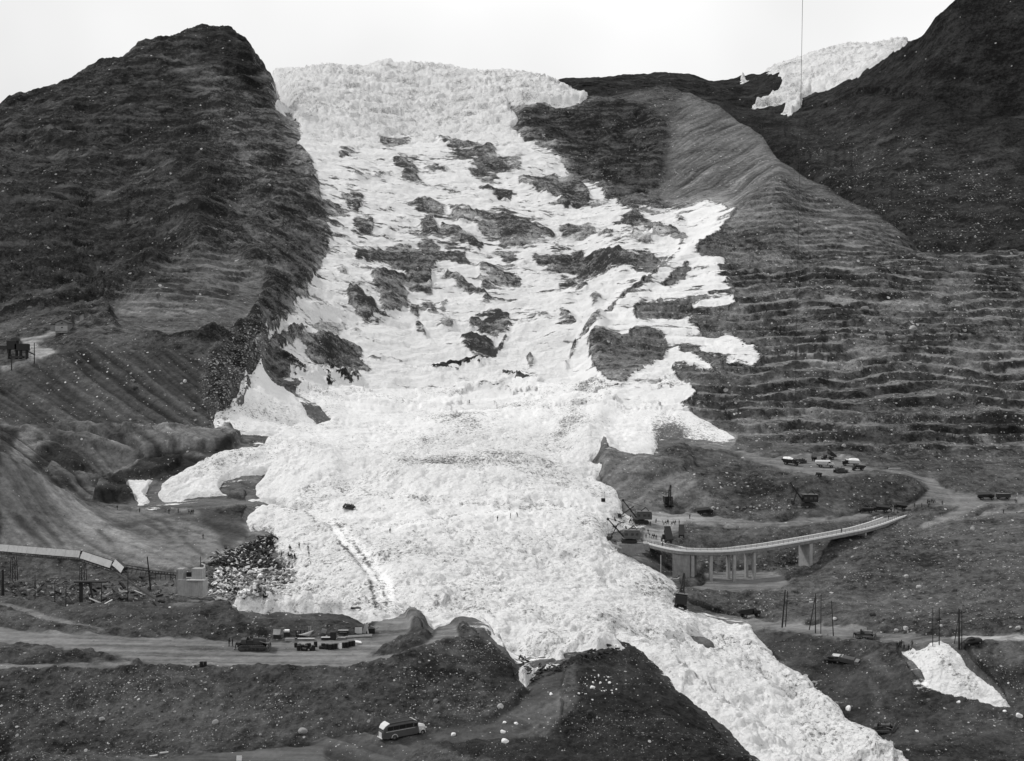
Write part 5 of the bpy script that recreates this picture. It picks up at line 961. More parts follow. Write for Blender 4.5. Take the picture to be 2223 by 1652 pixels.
def bus():
    p = G(850, 1604); q = G(905, 1592); a = math.atan2(q.y - p.y, q.x - p.x)
    a = R(33); mid = (p + q) / 2
    t = thing('bus', 'old bonneted bus with dark roof and pale tail on the dirt road at the bottom', 'bus', mid, a, tilt=(0, 0), sc=.98)
    rear, front = -4.6, 2.7
    def sec(x, w, z0, z1, rr=.3):
        pts = []
        for s, y in ((1, w), (-1, w)):
            pass
        return [(x, -w, z0), (x, w, z0), (x, w * 1.02, (z0 + z1) * .5), (x, w * .98, z1 - .3), (x, w * .84, z1 - .06), (x, w * .5, z1 + .03), (x, 0, z1 + .06), (x, -w * .5, z1 + .03), (x, -w * .84, z1 - .06), (x, -w * .98, z1 - .3), (x, -w * 1.02, (z0 + z1) * .5)]
    MB().loft([sec(rear, .72, .6, 1.5), sec(rear + .15, .95, .48, 2.0), sec(rear + .55, 1.08, .45, 2.55), sec(rear + 1.1, 1.13, .45, 2.78), sec(-1, 1.15, .45, 2.86), sec(1.2, 1.14, .45, 2.82), sec(1.85, 1.1, .45, 2.62), sec(2.15, 1.02, .5, 1.95), sec(2.3, .98, .5, 1.7)]).build('body', 'bus', t, bevel=0, smooth=False)
    MB().loft([[(x, -w, z), (x, -w * .5, z + .07), (x, w * .5, z + .07), (x, w, z), (x, w, z - .05), (x, -w, z - .05)] for x, w, z in ((-3.3, .98, 2.86), (-1, 1.04, 2.92), (1.1, 1.02, 2.87), (1.4, .98, 2.8))]).build('roof_canvas', 'black', t)
    MB().loft([[(x, -w, z), (x, w, z), (x, w * .9, z + .08), (x, -w * .9, z + .08)] for x, w, z in ((rear + .12, .84, 2.02), (rear + .5, .98, 2.52), (rear + 1.0, 1.02, 2.8), (-3.32, 1.0, 2.88))]).build('rear_roof', 'cream', t)
    MB().loft([[(x, -w, z), (x, w, z), (x, w * .9, z + .07), (x, -w * .9, z + .07)] for x, w, z in ((1.42, 1.02, 2.83), (1.7, 1.0, 2.75), (1.98, .98, 2.5))]).build('front_roof', 'cream', t)
    hd = MB().loft([[(x, -w, .6), (x, w, .6), (x, w, z - .25), (x, w * .6, z), (x, -w * .6, z), (x, -w, z - .25)] for x, w, z in ((2.25, .82, 1.82), (3.2, .68, 1.72), (3.75, .55, 1.55), (3.85, .45, 1.3))]).build('hood', 'cream', t)
    MB().box((3.86, 0, 1.0), (.06, .7, .7)).build('radiator', 'dark', hd)
    for s in (-1, 1):
        wx = [(-3.75, -2.75), (-2.65, -1.65), (-1.55, -.35), (-.25, 1.05)]
        for a0, b0 in wx: w = MB().box(((a0 + b0) / 2, s * 1.165, 2.12), (b0 - a0, .04, .62)).build('side_window', 'glass', t)
        dr_ = MB().box((1.62, s * 1.15, 1.42), (.82, .06, 1.5)).build('door', 'bus', t, bevel=.02); MB().box((1.62, s * 1.19, 2.05), (.62, .03, .5)).build('pane', 'glass', dr_)
        MB().box((-1.3, s * 1.175, 1.62), (5.6, .04, .07)).build('trim_strip', 'pale', t)
        for x in (2.95, -2.45):
            wheel(t, x, s * .95, .47, .3); pr = [(x + .62 * math.cos(R(k)), .47 + .62 * math.sin(R(k))) for k in range(0, 181, 20)] + [(x + .5 * math.cos(R(k)), .47 + .5 * math.sin(R(k))) for k in range(180, -1, -20)]
            MB().prism(pr, s * 1.0 - .22 if s < 0 else s * 1.0 - .1, s * 1.0 + .1 if s < 0 else s * 1.0 + .24).build('mudguard', 'pale', t)
        MB().tube((3.7, s * .7, 1.1), (3.9, s * .7, 1.1), .12, .15, 10).build('headlight', 'cream', t)
        w = MB().box((rear + .14, s * .42, 1.78), (.05, .55, .36), ry=-.35).build('rear_window', 'glass', t)
        MB().box((2.1, s * .5, 2.2), (.05, .85, .5), ry=-.5).build('windscreen', 'glass', t)
    MB().box((rear - .02, 0, 1.0), (.08, 1.1, .9)).build('tail_panel', 'cream', t, bevel=.03); MB().box((rear + .03, -.2, .85), (.12, .5, .5)).build('tail_hatch', 'dark', t)
    MB().box((rear - .12, 0, .55), (.12, 1.9, .16)).build('bumper', 'cream', t, bevel=.03); MB().box((4.0, 0, .6), (.12, 1.8, .16)).build('bumper', 'grey', t, bevel=.03)
    MB().box((-.4, 0, .42), (8.0, 1.5, .2)).build('chassis', 'black', t)
    rl = MB()
    for s in (-1, 1): rl.path([(-3.2, s * .95, 3.02), (1.0, s * .95, 3.05)], .025, 4)
    for k in range(6):
        for s in (-1, 1): rl.tube((-3.2 + .84 * k, s * .95, 2.85), (-3.2 + .84 * k, s * .95, 3.04), .02, n=4)
    rl.build('roof_rail', 'grey', t)
bus()
def car(label, uv, rz, paint='black', sc=1.0):
    p = G(*uv); t = thing('parked_car', label, 'car', p, R(rz), tilt=slope_tilt(p, R(rz), 2.5), sc=sc)
    def s(x, w, z0, z1): return [(x, -w, z0), (x, w, z0), (x, w, z1 * .7), (x, w * .75, z1), (x, -w * .75, z1), (x, -w, z1 * .7)]
    MB().loft([s(-2.05, .5, .4, .7), s(-1.8, .7, .3, .95), s(-1.0, .78, .28, 1.1), s(.5, .78, .28, 1.05), s(1.5, .68, .3, .92), s(1.95, .5, .4, .7)]).build('body', paint, t, smooth=True)
    MB().loft([s(-1.5, .55, .8, 1.1), s(-.9, .62, .8, 1.48), s(.1, .62, .8, 1.5), s(.65, .58, .8, 1.12)]).build('cabin', paint, t)
    for k in (-1, 1):
        MB().box((-.35, k * .62, 1.22), (1.1, .04, .25)).build('side_window', 'glass', t)
        for x in (-1.25, 1.2): wheel(t, x, k * .7, .32, .16)
    MB().box((.5, 0, 1.25), (.04, .95, .3), ry=-.6).build('windscreen', 'glass', t)
    for k in (-1, 1): MB().tube((1.85, k * .5, .65), (1.96, k * .5, .65), .1, .1, 8).build('headlight', 'pale', t)
car('dark rounded car parked at the start of the pale road on the right', (2112, 1397), 0, sc=1.15)
car('wrecked dark lorry cab lying in the churned mud below the poles', (1808, 1436), -30, sc=1.1)
p = G(1838, 1437); wl = thing('wrecked_truck', 'crushed pale-roofed truck half buried in the mud below the roadside poles', 'wrecked truck', p, R(-34), tilt=(.25, .1))
MB().box((0, 0, .8), (4.6, 2.0, 1.3), taper=.85).build('body', 'paint', wl, bevel=.1); MB().box((-2.6, .2, 1.2), (2.8, 1.5, .12), ry=-.15).build('torn_roof', 'tin', wl); MB().box((2.6, 0, .7), (1.1, 1.8, 1.0)).build('cab', 'grey', wl, bevel=.08); MB().box((3.16, 0, .9), (.05, 1.5, .4)).build('windscreen', 'glass', wl)
p = G(2177, 1084); t = thing('trailer', 'dark covered trailer with pale top on the road near the right edge', 'trailer', p, 0)
MB().box((0, 0, 1.6), (5.2, 2.2, 1.5)).build('box_body', 'dark', t, bevel=.05); MB().box((0, 0, 2.4), (5.3, 2.3, .08)).build('cover', 'grey', t)
for s in (-1, 1):
    for x in (-1.8, 1.8): wheel(t, x, s * .9, .42, .3)
# ---------------------------------------------------------------- conveyor, hopper, poles on the left
def W3(u, v, Y): return Vector(((u - CU) / F * Y, Y, -(v - CV) / F * Y))
def gallery(label, a, b, h=1.9, brackets=True, sheets=14, Ya=0, grp=None):
    A, B = W3(*a), W3(*b); d = B - A; L = d.length; rz = math.atan2(d.y, d.x); ry = -math.asin(d.z / L)
    t = thing('conveyor_gallery', label, 'conveyor', A, 0, grp); t.rotation_euler = (0, ry, rz)
    # long enclosed trough: sloping tin cladding towards the valley, steel truss below
    n = sheets; w = L / n
    pr = MB().add([(0, 0, 0), (w * .97, 0, 0), (w * .97, .75, h), (0, .75, h), (0, .06, 0), (w * .97, .06, 0), (w * .97, .81, h), (0, .81, h)], [(0, 1, 2, 3), (4, 7, 6, 5), (0, 4, 5, 1), (3, 2, 6, 7), (0, 3, 7, 4), (1, 5, 6, 2)]).build('roof_sheet', 'tin', t)
    for k in range(1, n):
        c = pr.copy(); COL.objects.link(c); c.parent = t; c.location = (w * k, .02 * (k % 2), .012 * (k % 3))
    MB().box((L / 2, 1.35, h * .72), (L, .95, .9)).build('casing', 'dark', t)
    tr = MB(); 
    for y in (.25, 1.9):
        tr.box((L / 2, y, -.12), (L, .14, .16)); tr.box((L / 2, y, -.95), (L, .12, .14))
        m = int(L / 1.7)
        for k in range(m + 1): tr.box((L * k / m, y, -.53), (.1, .1, .8))
    tr.box((L / 2, 1.1, -.2), (L, 1.7, .08)); tr.build('truss', 'black', t)
    return t
gallery('long pale tin-clad conveyor gallery running in from the left edge', (-75, 1190, 330), (171, 1210.5, 322), sheets=24)
gallery('shorter tin-clad conveyor gallery sloping down to the right of the long one', (173, 1211.5, 322), (238, 1233, 316), sheets=9)
gallery('broken-off tin-clad end piece hanging steeply from the conveyor', (243, 1226, 315), (262, 1243.5, 311), sheets=3, h=1.6)
def tower(label, u, v0, v1, Y, w=1.1, batter=.25, m='black', x=True):
    b = W3(u, v1, Y); hgt = (v1 - v0) / F * Y; t = thing('trestle', label, 'trestle', b)
    top = hgt
    for sx in (-1, 1):
        for sy in (-1, 1): MB().tube((sx * (w / 2 + batter), sy * .8, -.6), (sx * w / 2, sy * .6, top), .12, .1, 5).build('leg', m, t)
    br = MB(); n = max(2, int(hgt / 2.2))
    for sy in (-1, 1):
        for k in range(n):
            z0, z1 = hgt * k / n, hgt * (k + 1) / n; s = 1 if k % 2 else -1
            br.tube((-s * (w / 2 + .1), sy * .7, z0), (s * (w / 2 + .05), sy * .7, z1), .06, n=4); br.tube((-w / 2, sy * .7, z1 - .1), (w / 2, sy * .7, z1 - .1), .06, n=4)
    br.build('bracing', m, t)
    return t
tower('tall braced trestle under the kink of the conveyor gallery', 180, 1222, 1264, 321); tower('braced trestle under the long gallery near the left edge', 30, 1208, 1256, 328)
def belt(label, a, b, posts=6):
    A, B = W3(*a), W3(*b); d = B - A; L = d.length; t = thing('belt_conveyor', label, 'conveyor', A); t.rotation_euler = (0, -math.asin(d.z / L), math.atan2(d.y, d.x))
    tr = MB()
    for y in (-.5, .5):
        for z in (0, .75): tr.box((L / 2, y, z), (L, .1, .13))
        m = int(L / 1.5)
        for k in range(m + 1): tr.box((L * k / m, y, .37), (.08, .08, .75))
    tr.build('frame', 'black', t); MB().box((L / 2, 0, .8), (L, .9, .06)).build('belt', 'dark', t)
    for k in range(posts): q = A.lerp(B, (k + .5) / posts); MB().tube((L * (k + .5) / posts, 0, 0), (L * (k + .5) / posts, 0, -1.6), .08, n=5).build('leg', 'dark', t)
belt('open belt conveyor sloping from the broken gallery towards the concrete hopper', (262, 1230, 318), (322, 1240, 322)); belt('level open belt conveyor running into the concrete hopper', (322, 1243, 318), (386, 1249, 308))
p0, p1 = W3(252, 1243, 312), W3(345, 1305, 285); t = thing('fallen_boom', 'long dark steel beam slanting down from the conveyor to the ground', 'beam', p1); MB().tube(p0 - p1, (0, 0, 0), .26, .3, 6).build('beam', 'dark', t); MB().tube((.2, 0, .1), (1.6, -.4, -.1), .5, .3, 6).build('foot', 'black', t)
hp = W3(414, 1290, 300); t = thing('concrete_hopper', 'ruined concrete hopper with two block towers at the edge of the wreckage', 'hopper', hp, R(-4))
k_ = 300 / F
MB().box((0, 1.5, 1.9), (7.0, 4.2, 4.4)).build('bin_wall', 'concrete', t, bevel=.05)
MB().box((-3.1 - .1, 1.4, 5.4), (1.75, 2.6, 2.9)).build('tower_block', 'concrete', t, bevel=.04); MB().box((1.7, 1.4, 5.5), (3.0, 2.6, 3.0)).build('tower_block', 'concrete', t, bevel=.04)
MB().box((1.6, -.2, 4.02), (4.9, 2.0, .3)).build('ledge_slab', 'pale', t, bevel=.03); MB().box((-.9, 1.9, 5.2), (1.6, 1.4, 1.2)).build('opening', 'black', t)
MB().box((-3.9, .3, 3.3), (.4, .4, 6.6)).build('post', 'concrete', t); MB().box((-4.4, .2, .3), (.42, .42, 3.6), ry=.55).build('strut', 'concrete', t); MB().box((-4.35, .2, 3.3), (.4, .4, 2.0), ry=-.45).build('strut', 'concrete', t)
def pole(name, label, u, v0, v1, Y, r=.13, lean=0, arms=0, cat='pole', grp=None, m='black', bury=.8):
    b = W3(u, v1, Y); h = (v1 - v0) / F * Y; t = thing(name, label, cat, b, 0, grp)
    MB().tube((0, 0, -bury), (lean, 0, h), r * 1.2, r * .8, 7).build('shaft', m, t)
    for k in range(arms): MB().box((lean * .9, 0, h - .5 - k * .6), (1.3, .1, .1)).build('crossarm', m, t)
    return t
for k, (u, a, b, ar, ln) in enumerate(((76, 1247, 1296, 0, 0), (119, 1262, 1304, 1, 0), (143, 1269, 1312, 1, 0), (199, 1264, 1315, 1, 0), (220, 1264, 1316, 0, 0), (277, 1240, 1311, 0, .1))):
    pole('timber_pole', ('thin dark pole furthest left below the long gallery', 'dark pole with crossarm second from the left below the gallery', 'dark pole with slanting strut left of the timber frame', 'thin pole with crossarm right of the timber frame', 'dark pole beside the pale fallen sheets', 'tall dark pole under the broken gallery end')[k], u, a, b, 292, .11, ln, ar)
A = W3(143, 1285, 292); B = W3(163, 1315, 290); t = thing('strut_pole', 'slanting brace leaning on the dark pole left of the timber frame', 'pole', B); MB().tube(A - B, (0, 0, -.3), .1, .1, 6).build('shaft', 'black', t)
A = W3(18, 1246, 300); B = W3(50, 1292, 296); t = thing('strut_pole', 'slanting brace near the left edge below the gallery', 'pole', B); MB().tube(A - B, (0, 0, -.3), .1, .1, 6).build('shaft', 'black', t)
pole('timber_pole', 'thick dark twin post at the left edge below the gallery', 6, 1236, 1292, 300, .35)
fr0 = W3(176, 1317, 288); t = thing('timber_gantry', 'heavy dark timber frame with top platform below the conveyor kink', 'timber frame', fr0)
MB().box((0, 0, 3.0), (.75, .7, 7.4)).build('post', 'timber', t); MB().box((2.9, 0, 2.9), (.4, .4, 7.6), ry=-.22).build('post', 'timber', t); MB().box((2.6, 0, 6.6), (8.4, 1.8, .35)).build('platform', 'timber', t); MB().box((2.2, 0, 1.0), (3.0, .25, .25)).build('rail', 'timber', t)
pole('timber_pole', 'leaning dark mast standing behind the belt conveyor', 327, 1208, 1276, 318, .2, -1.0, 0)
for u, v, Y, d, rz, ry, lb in ((207, 1308, 286, (3.4, 2.2), .4, .5, 'pale fallen tin sheet leaning left of the pole'), (232, 1312, 284, (3.0, 1.0), .5, -.45, 'narrow pale sheet propped up right of the pole'), (226, 1316, 282, (3.2, 1.2), .1, 0, 'pale sheet lying flat in front of the fallen sheets'), (300, 1289, 295, (2.6, .5), -.3, .3, 'pale plank lying in the rubble near the dark beam'), (268, 1287, 300, (2.2, .9), .5, .1, 'pale slab among stones left of the tall pole')):
    p = W3(u, v, Y); t = thing('fallen_sheet', lb, 'sheet', p, rz); MB().box((0, 0, .5), (d[0], d[1], .08), ry=ry).build('sheet', 'tin', t)
# junk field behind the bank
def stuff_mesh(name, label, n, region, m, size, seed, cat='debris', flat=.25, Yr=None, lift=.1):
    rr = random.Random(seed); mb = MB()
    for _ in range(n):
        for _t in range(30):
            u = rr.uniform(min(q[0] for q in region), max(q[0] for q in region)); v = rr.uniform(min(q[1] for q in region), max(q[1] for q in region)); ins = False
            for (xa, ya), (xb, yb) in zip(region, region[1:] + region[:1]):
                if (ya > v) != (yb > v) and u < xa + (v - ya) * (xb - xa) / (yb - ya): ins = not ins
            if ins: break
        p = G(u, v); l = size * rr.uniform(.4, 1.8)
        mb.box(p + Vector((0, 0, lift + rr.random() * .5)), (l, l * rr.uniform(.08, .5), l * flat * rr.uniform(.2, 1)), rr.uniform(-.6, .6), rr.uniform(-.7, .7), rr.uniform(0, 3.14))
    o = mb.build(name, m); o['kind'] = 'stuff'; tag(o, label, cat); return o
WR = [(420,1262),(440,1215),(480,1190),(540,1180),(575,1158),(596,1165),(590,1215),(630,1235),(640,1258),(600,1288),(520,1304),(470,1304)]
stuff_mesh('wreckage', 'black twisted timber and steel wreckage heaped at the ice edge', 420, [(500,1200),(560,1165),(596,1162),(592,1215),(625,1240),(560,1235),(500,1232),(455,1225)], 'timber', 1.25, 3, flat=.2)
stuff_mesh('timber_debris', 'dark broken planks mixed through the wreckage field', 240, WR, 'black', 1.2, 4, flat=.15)
stuff_mesh('board_debris', 'pale broken boards and sheets strewn over the wreckage field', 330, WR, 'wood', .95, 5, flat=.1)
stuff_mesh('ice_debris', 'dirty white ice chunks mixed into the wreckage field', 260, [(470,1235),(560,1232),(650,1235),(645,1262),(600,1296),(520,1300),(450,1290)], 'iceb', .9, 16, flat=.6)
stuff_mesh('ice_chunks', 'ice chunks between the black wreckage timbers', 70, [(470,1210),(560,1170),(596,1170),(590,1225),(500,1230)], 'iceb', .8, 17, flat=.6)
stuff_mesh('concrete_debris', 'broken pale concrete lumps in the wreckage field', 260, [(440,1290),(500,1262),(560,1250),(640,1240),(640,1262),(560,1300),(470,1304)], 'concrete', .8, 6, flat=.6)
stuff_mesh('camp_debris', 'scattered debris on the ground below the conveyor', 110, [(0,1262),(120,1262),(380,1262),(390,1303),(250,1308),(100,1300),(0,1290)], 'concrete', .7, 8, flat=.5)
stuff_mesh('camp_timber', 'dark scraps and timber on the ground below the conveyor', 120, [(0,1262),(120,1258),(390,1255),(390,1300),(250,1306),(0,1290)], 'timber', 1.1, 9, flat=.3)
stuff_mesh('ramp_debris', 'dark timbers and ice lumps jammed at the foot of the ice above the ramp', 150, [(1120,1420),(1180,1450),(1330,1400),(1350,1415),(1230,1452),(1150,1490)], 'timber', .8, 10)
stuff_mesh('shovel_debris', 'dark broken steel along the ice edge between the two power shovels', 90, [(1340,1110),(1385,1105),(1400,1150),(1340,1200),(1318,1175)], 'black', .85, 12)
p = G(592, 1182); t = thing('cable_reel', 'dark ring-shaped wheel wreck at the top of the wreckage heap', 'wheel wreck', p + Vector((0, 0, .8)), R(15), tilt=(0, 0))
rg = MB(); rings = []
for k in range(18):
    a = 2 * math.pi * k / 18; rings.append([((1.9 + .28 * math.cos(b)) * math.cos(a), .28 * math.sin(b), (1.9 + .28 * math.cos(b)) * math.sin(a)) for b in (0, 1.57, 3.14, 4.71)])
rings.append(rings[0]); rg.loft(rings).build('rim', 'black', t)
for k in range(3): MB().tube((1.8 * math.cos(k * 1.05), 0, 1.8 * math.sin(k * 1.05)), (-1.8 * math.cos(k * 1.05), 0, -1.8 * math.sin(k * 1.05)), .1, n=5).build('spoke', 'black', t)
MB().box((-2.4, 0, 1.9), (5.0, .3, .3), ry=.15).build('beam', 'black', t)
p = G(437, 1262); t = thing('mast', 'thin dark mast with stay right of the concrete hopper', 'mast', p); MB().tube((0, 0, -.5), (-.3, 0, 7.4), .13, .1, 6).build('shaft', 'black', t); MB().tube((0, 0, 1.0), (1.8, 0, 3.6), .09, n=5).build('stay', 'black', t)
# ---------------------------------------------------------------- roadside poles on the right with wires
rp = {}
for key, u, v0, v1, Y, r, ln, lb in (('a', 1697, 1280, 1356, 312, .2, .9, 'thick leaning double pole beside the haul road, leftmost of the poles'), ('b', 1704.5, 1283, 1354, 313, .13, .6, 'thinner leaning partner of the leftmost roadside pole'),
    ('c', 1756, 1294, 1361, 309, .12, 1.7, 'slanting brace pole of the middle roadside group'), ('d', 1769.5, 1288, 1368, 309, .13, 0, 'upright middle pole of the middle roadside group'), ('e', 1781, 1290, 1374, 308, .1, .1, 'thin right pole of the middle roadside group'),
    ('f', 1809, 1304, 1385, 303, .13, -.6, 'single leaning pole right of the middle group'), ('g', 2024, 1316, 1396, 282, .09, 0, 'thin left pole of the right roadside pair'), ('h', 2038, 1320, 1396, 282, .12, 0, 'darker right pole of the right roadside pair'),
    ('i', 2071, 1325, 1390, 282, .09, 1.3, 'slanting brace pole beside the car'), ('j', 2081, 1322, 1402, 276, .2, 0, 'thick twin pole beside the parked car'), ('k', 2087, 1328, 1405, 276, .1, 0, 'thin outer pole beside the parked car')):
    pole('power_pole', lb, u, v0, v1, Y, r, ln, 1 if key in 'f' else 0, grp='roadside poles')
def wire(label, A, B, sag=.4, r=.035):
    t = MB(); pts = [A.lerp(B, k / 12) - Vector((0, 0, sag * 4 * (k / 12) * (1 - k / 12))) for k in range(13)]; o = t.path([q - A for q in pts], r, 4).build('power_line', 'rope'); o.location = A; return tag(o, label, 'cable')
wire('upper wire between the leftmost and middle roadside poles', W3(1690, 1293, 312), W3(1783, 1293, 309), .1, .06); wire('lower wire between the leftmost and middle roadside poles', W3(1700, 1298, 312), W3(1783, 1299, 309), .1, .05)
wire('wire between the right roadside pair and the poles by the car', W3(2020, 1320, 282), W3(2088, 1328, 276), .1, .05)
wire('long wire dropping from high above the picture down to the benched hillside', W3(1746, -260, 330), W3(1724, 930, 560) - Vector((0, 0, 1)), 6.0, .07)
for k, (u, a, b, Y) in enumerate(((74.5, 744, 786, 505), (25, 770, 800, 505))): pole('power_pole', ('dark pole at the bend of the upper left road', 'short dark pole beside the upper left road')[k], u, a, b, Y, .22)
# ---------------------------------------------------------------- hut and screening plant upper left
Yh = 545; hb = G(139, 722) + Vector((0, 0, .6)); Yh = hb.y; k_ = Yh / F
t = thing('hut', 'small gabled hut beside the upper left road', 'hut', hb, R(-6))
MB().prism([(-3.1, -1), (3.1, -1), (3.1, 3.9), (0, 5.2), (-3.1, 3.9)], -2.5, 2.5).build('wall', 'concrete2', t)
MB().box((.0, -2.56, 1.3), (6.2, .08, 2.4)).build('plinth', 'concrete', t)
for s in (-1, 1): MB().box((s * 1.75, 0, 4.72), (3.9, 6.0, .16), ry=s * .4).build('roof', 'dark', t)
for x, z in ((.2, 3.7), (.3, 1.7)): MB().box((x, -2.63, z), (.9, .06, .6)).build('window', 'glass', t)
MB().box((-4.6, .3, 1.6), (3.0, 4.0, 3.2)).build('lean_to', 'grey', t, bevel=.03); MB().box((-4.7, .2, 3.35), (3.4, 4.6, .14), ry=-.2).build('porch_roof', 'dark', t)
Yp = 512; pb2 = W3(38, 778, Yp); t = thing('screening_plant', 'black screening plant on legs above the left embankment', 'screening plant', pb2)
MB().box((2.2, 0, 5.2), (6.0, 3.0, 3.2)).build('hopper', 'black', t, bevel=.1); MB().box((-2.2, 0, 6.2), (4.6, 3.0, 4.2)).build('screen_house', 'black', t, bevel=.1); MB().box((-1.0, 0, 8.8), (3.6, 2.6, 1.2), taper=.8).build('feed_box', 'dark', t)
for x in (-3.8, -.4, 1.5, 4.4): MB().box((x, 0, 2.0), (.5, 2.2, 4.6)).build('leg', 'black', t)
MB().box((6.2, 0, 2.6), (4.0, 1.2, .5), ry=.45).build('chute', 'dark', t); MB().box((0, -.4, .6), (6.0, 2.4, 1.0)).build('base', 'dark', t)
t = thing('site_wagon', 'dark wagon with pale rail left of the screening plant', 'wagon', W3(8, 766, 512)); MB().box((0, 0, 2.6), (6.0, 2.4, 2.0)).build('body', 'dark', t, bevel=.05); MB().box((0, -1.25, 3.55), (6.0, .06, .12)).build('rail', 'pale', t)
for x in (-2.4, 2.2): MB().box((x, 0, .8), (.4, 1.8, 1.8)).build('leg', 'black', t)
# ---------------------------------------------------------------- scrap row on the dozer road
def put(name, label, cat, u, v, parts, rz=0.0, grp=None, tilt=(0, 0)):
    t = thing(name, label, cat, G(u, v), rz, grp, tilt)
    for nm, c, d, m, r_ in parts: MB().box(c, d, rx=r_[0], ry=r_[1], rz=r_[2]).build(nm, m, t, bevel=.012)
    return t
Z0 = (0, 0, 0)
put('crate', 'open crate with its pale lid tilted, nearest the bulldozer blade', 'crate', 601, 1386, [('side', (0, 0, .5), (1.3, 1.0, .9), 'timber', Z0), ('lid', (0, -.2, 1.4), (1.5, 1.3, .07), 'concrete', (.9, .1, .2))])
put('machine_box', 'dark box with white panel on top in the scrap row', 'machine box', 623, 1384, [('case', (0, 0, .6), (1.2, 1.0, 1.2), 'dark', Z0), ('panel', (0, -.1, 1.45), (1.0, .5, .45), 'white', (.3, 0, 0))])
put('wire_cage', 'dark open frame cage in the scrap row', 'cage', 652, 1381, [('rail', (0, 0, 1.3), (1.9, .06, .08), 'black', Z0), ('rail', (0, 0, .7), (1.9, .06, .06), 'black', Z0), ('post', (-.9, 0, .65), (.08, .8, 1.3), 'black', Z0), ('post', (.9, 0, .65), (.08, .8, 1.3), 'black', Z0), ('post', (0, 0, .65), (.08, .8, 1.3), 'black', Z0), ('floor', (0, .1, .2), (1.9, .9, .3), 'dark', Z0)])
put('striped_crate', 'small upright slatted crate at the back of the scrap row', 'crate', 671, 1371, [('slat', (x, 0, .55), (.1, .3, 1.0), 'pale' if i % 2 else 'dark', Z0) for i, x in enumerate((-.3, -.18, -.06, .06, .18, .3))])
put('trough', 'short grey concrete trough in front of the white-topped box', 'trough', 629, 1392, [('wall', (0, 0, .35), (1.9, .5, .6), 'concrete', Z0), ('wall', (0, .5, .4), (1.9, .08, .7), 'concrete2', Z0)])
put('trough', 'long low concrete trough in the middle of the scrap row', 'trough', 664, 1391, [('wall', (0, 0, .25), (3.4, .5, .45), 'concrete2', Z0), ('rim', (0, .1, .5), (3.5, .7, .07), 'pale', Z0)])
put('plank_stack', 'slanting stack of pale planks above the long trough', 'planks', 663, 1386, [('plank', (-.3 + .25 * i, .2 * i, .75 + .12 * i), (2.2 - .2 * i, .3, .08), 'wood' if i % 2 else 'pale', (0, .12 - .1 * i, .25 - .1 * i)) for i in range(6)])
put('crate', 'low wooden crate right of the plank stack', 'crate', 707, 1389, [('side', (0, 0, .3), (1.8, .8, .5), 'timber', Z0), ('lid', (0, 0, .58), (1.9, .9, .07), 'pale', Z0)])
put('panel', 'pale leaning panel behind the low wooden crate', 'panel', 703, 1377, [('board', (0, 0, .7), (1.0, .07, 1.0), 'concrete', (.3, .25, 0))])
put('cabinet', 'upright dark cabinet in the scrap row', 'cabinet', 723, 1388, [('case', (0, 0, .8), (1.1, .9, 1.6), 'black', Z0), ('door', (0, -.47, .8), (.9, .04, 1.3), 'dark', Z0)])
put('bench', 'grey table with rails right of the dark cabinet', 'table', 745, 1376, [('top', (0, 0, .8), (2.1, .9, .09), 'concrete', Z0), ('leg', (-.9, 0, .4), (.1, .7, .8), 'dark', Z0), ('leg', (.9, 0, .4), (.1, .7, .8), 'dark', Z0), ('shelf', (0, 0, .35), (1.9, .7, .08), 'grey', Z0)])
put('crate', 'flat pale-rimmed crate below the grey table', 'crate', 741, 1388, [('side', (0, 0, .22), (1.6, .8, .4), 'concrete2', Z0), ('lid', (0, 0, .46), (1.7, .9, .06), 'concrete', Z0)])
put('panel', 'upright pale square panel near the right end of the scrap row', 'panel', 778, 1376, [('board', (0, 0, .75), (1.5, .08, 1.3), 'tin', (-.15, 0, .1)), ('prop', (0, .4, .4), (.08, .8, .08), 'timber', (.6, 0, 0))])
put('panel', 'tilted pale sheet beside the square panel', 'panel', 793, 1375, [('board', (0, 0, 1.0), (.8, .08, 2.0), 'concrete', (-.1, .35, 0)), ('board', (.5, 0, .5), (.3, .08, 1.1), 'pale', (0, -.2, 0))])
put('winch', 'dark machine block at the right end of the scrap row', 'machine', 806, 1374, [('case', (0, 0, .5), (1.4, 1.0, 1.0), 'black', Z0), ('drum', (.1, 0, 1.2), (.8, .6, .5), 'grey', (0, .3, 0)), ('arm', (1.0, 0, .9), (1.4, .12, .12), 'grey', (0, -.5, 0))])
put('long_beam', 'long pale beam lying in front of the square panel', 'beam', 778, 1384, [('beam', (0, 0, .25), (5.6, .45, .2), 'concrete', (0, -.03, .12)), ('beam', (.3, .3, .45), (5.0, .2, .15), 'wood', (0, -.03, .15))])
put('white_board', 'small white board standing among the oil drums', 'board', 739, 1409, [('board', (0, 0, .65), (.5, .08, 1.2), 'white', (0, .05, 0))])
put('white_sheet', 'pale sheet lying on the right end of the drum row', 'sheet', 777, 1398, [('sheet', (0, 0, .5), (1.4, .9, .08), 'white', (.3, .25, .4))])
put('white_marker', 'square white board on the ground at the bottom edge', 'board', 519, 1651, [('board', (0, 0, .4), (.85, .08, .8), 'white', (-.2, 0, 0))])
for k, (u, v, a) in enumerate(((332, 1643, .35), (356, 1636, .3))): t = thing('pipe_piece', ('pale pipe piece on the lower road, left of two', 'pale pipe piece on the lower road, right of two')[k], 'pipe', G(u, v), a); MB().tube((-.7, 0, .16), (.7, 0, .2), .16, .16, 10).build('pipe', 'pale', t)
rr = random.Random(2); proto = None
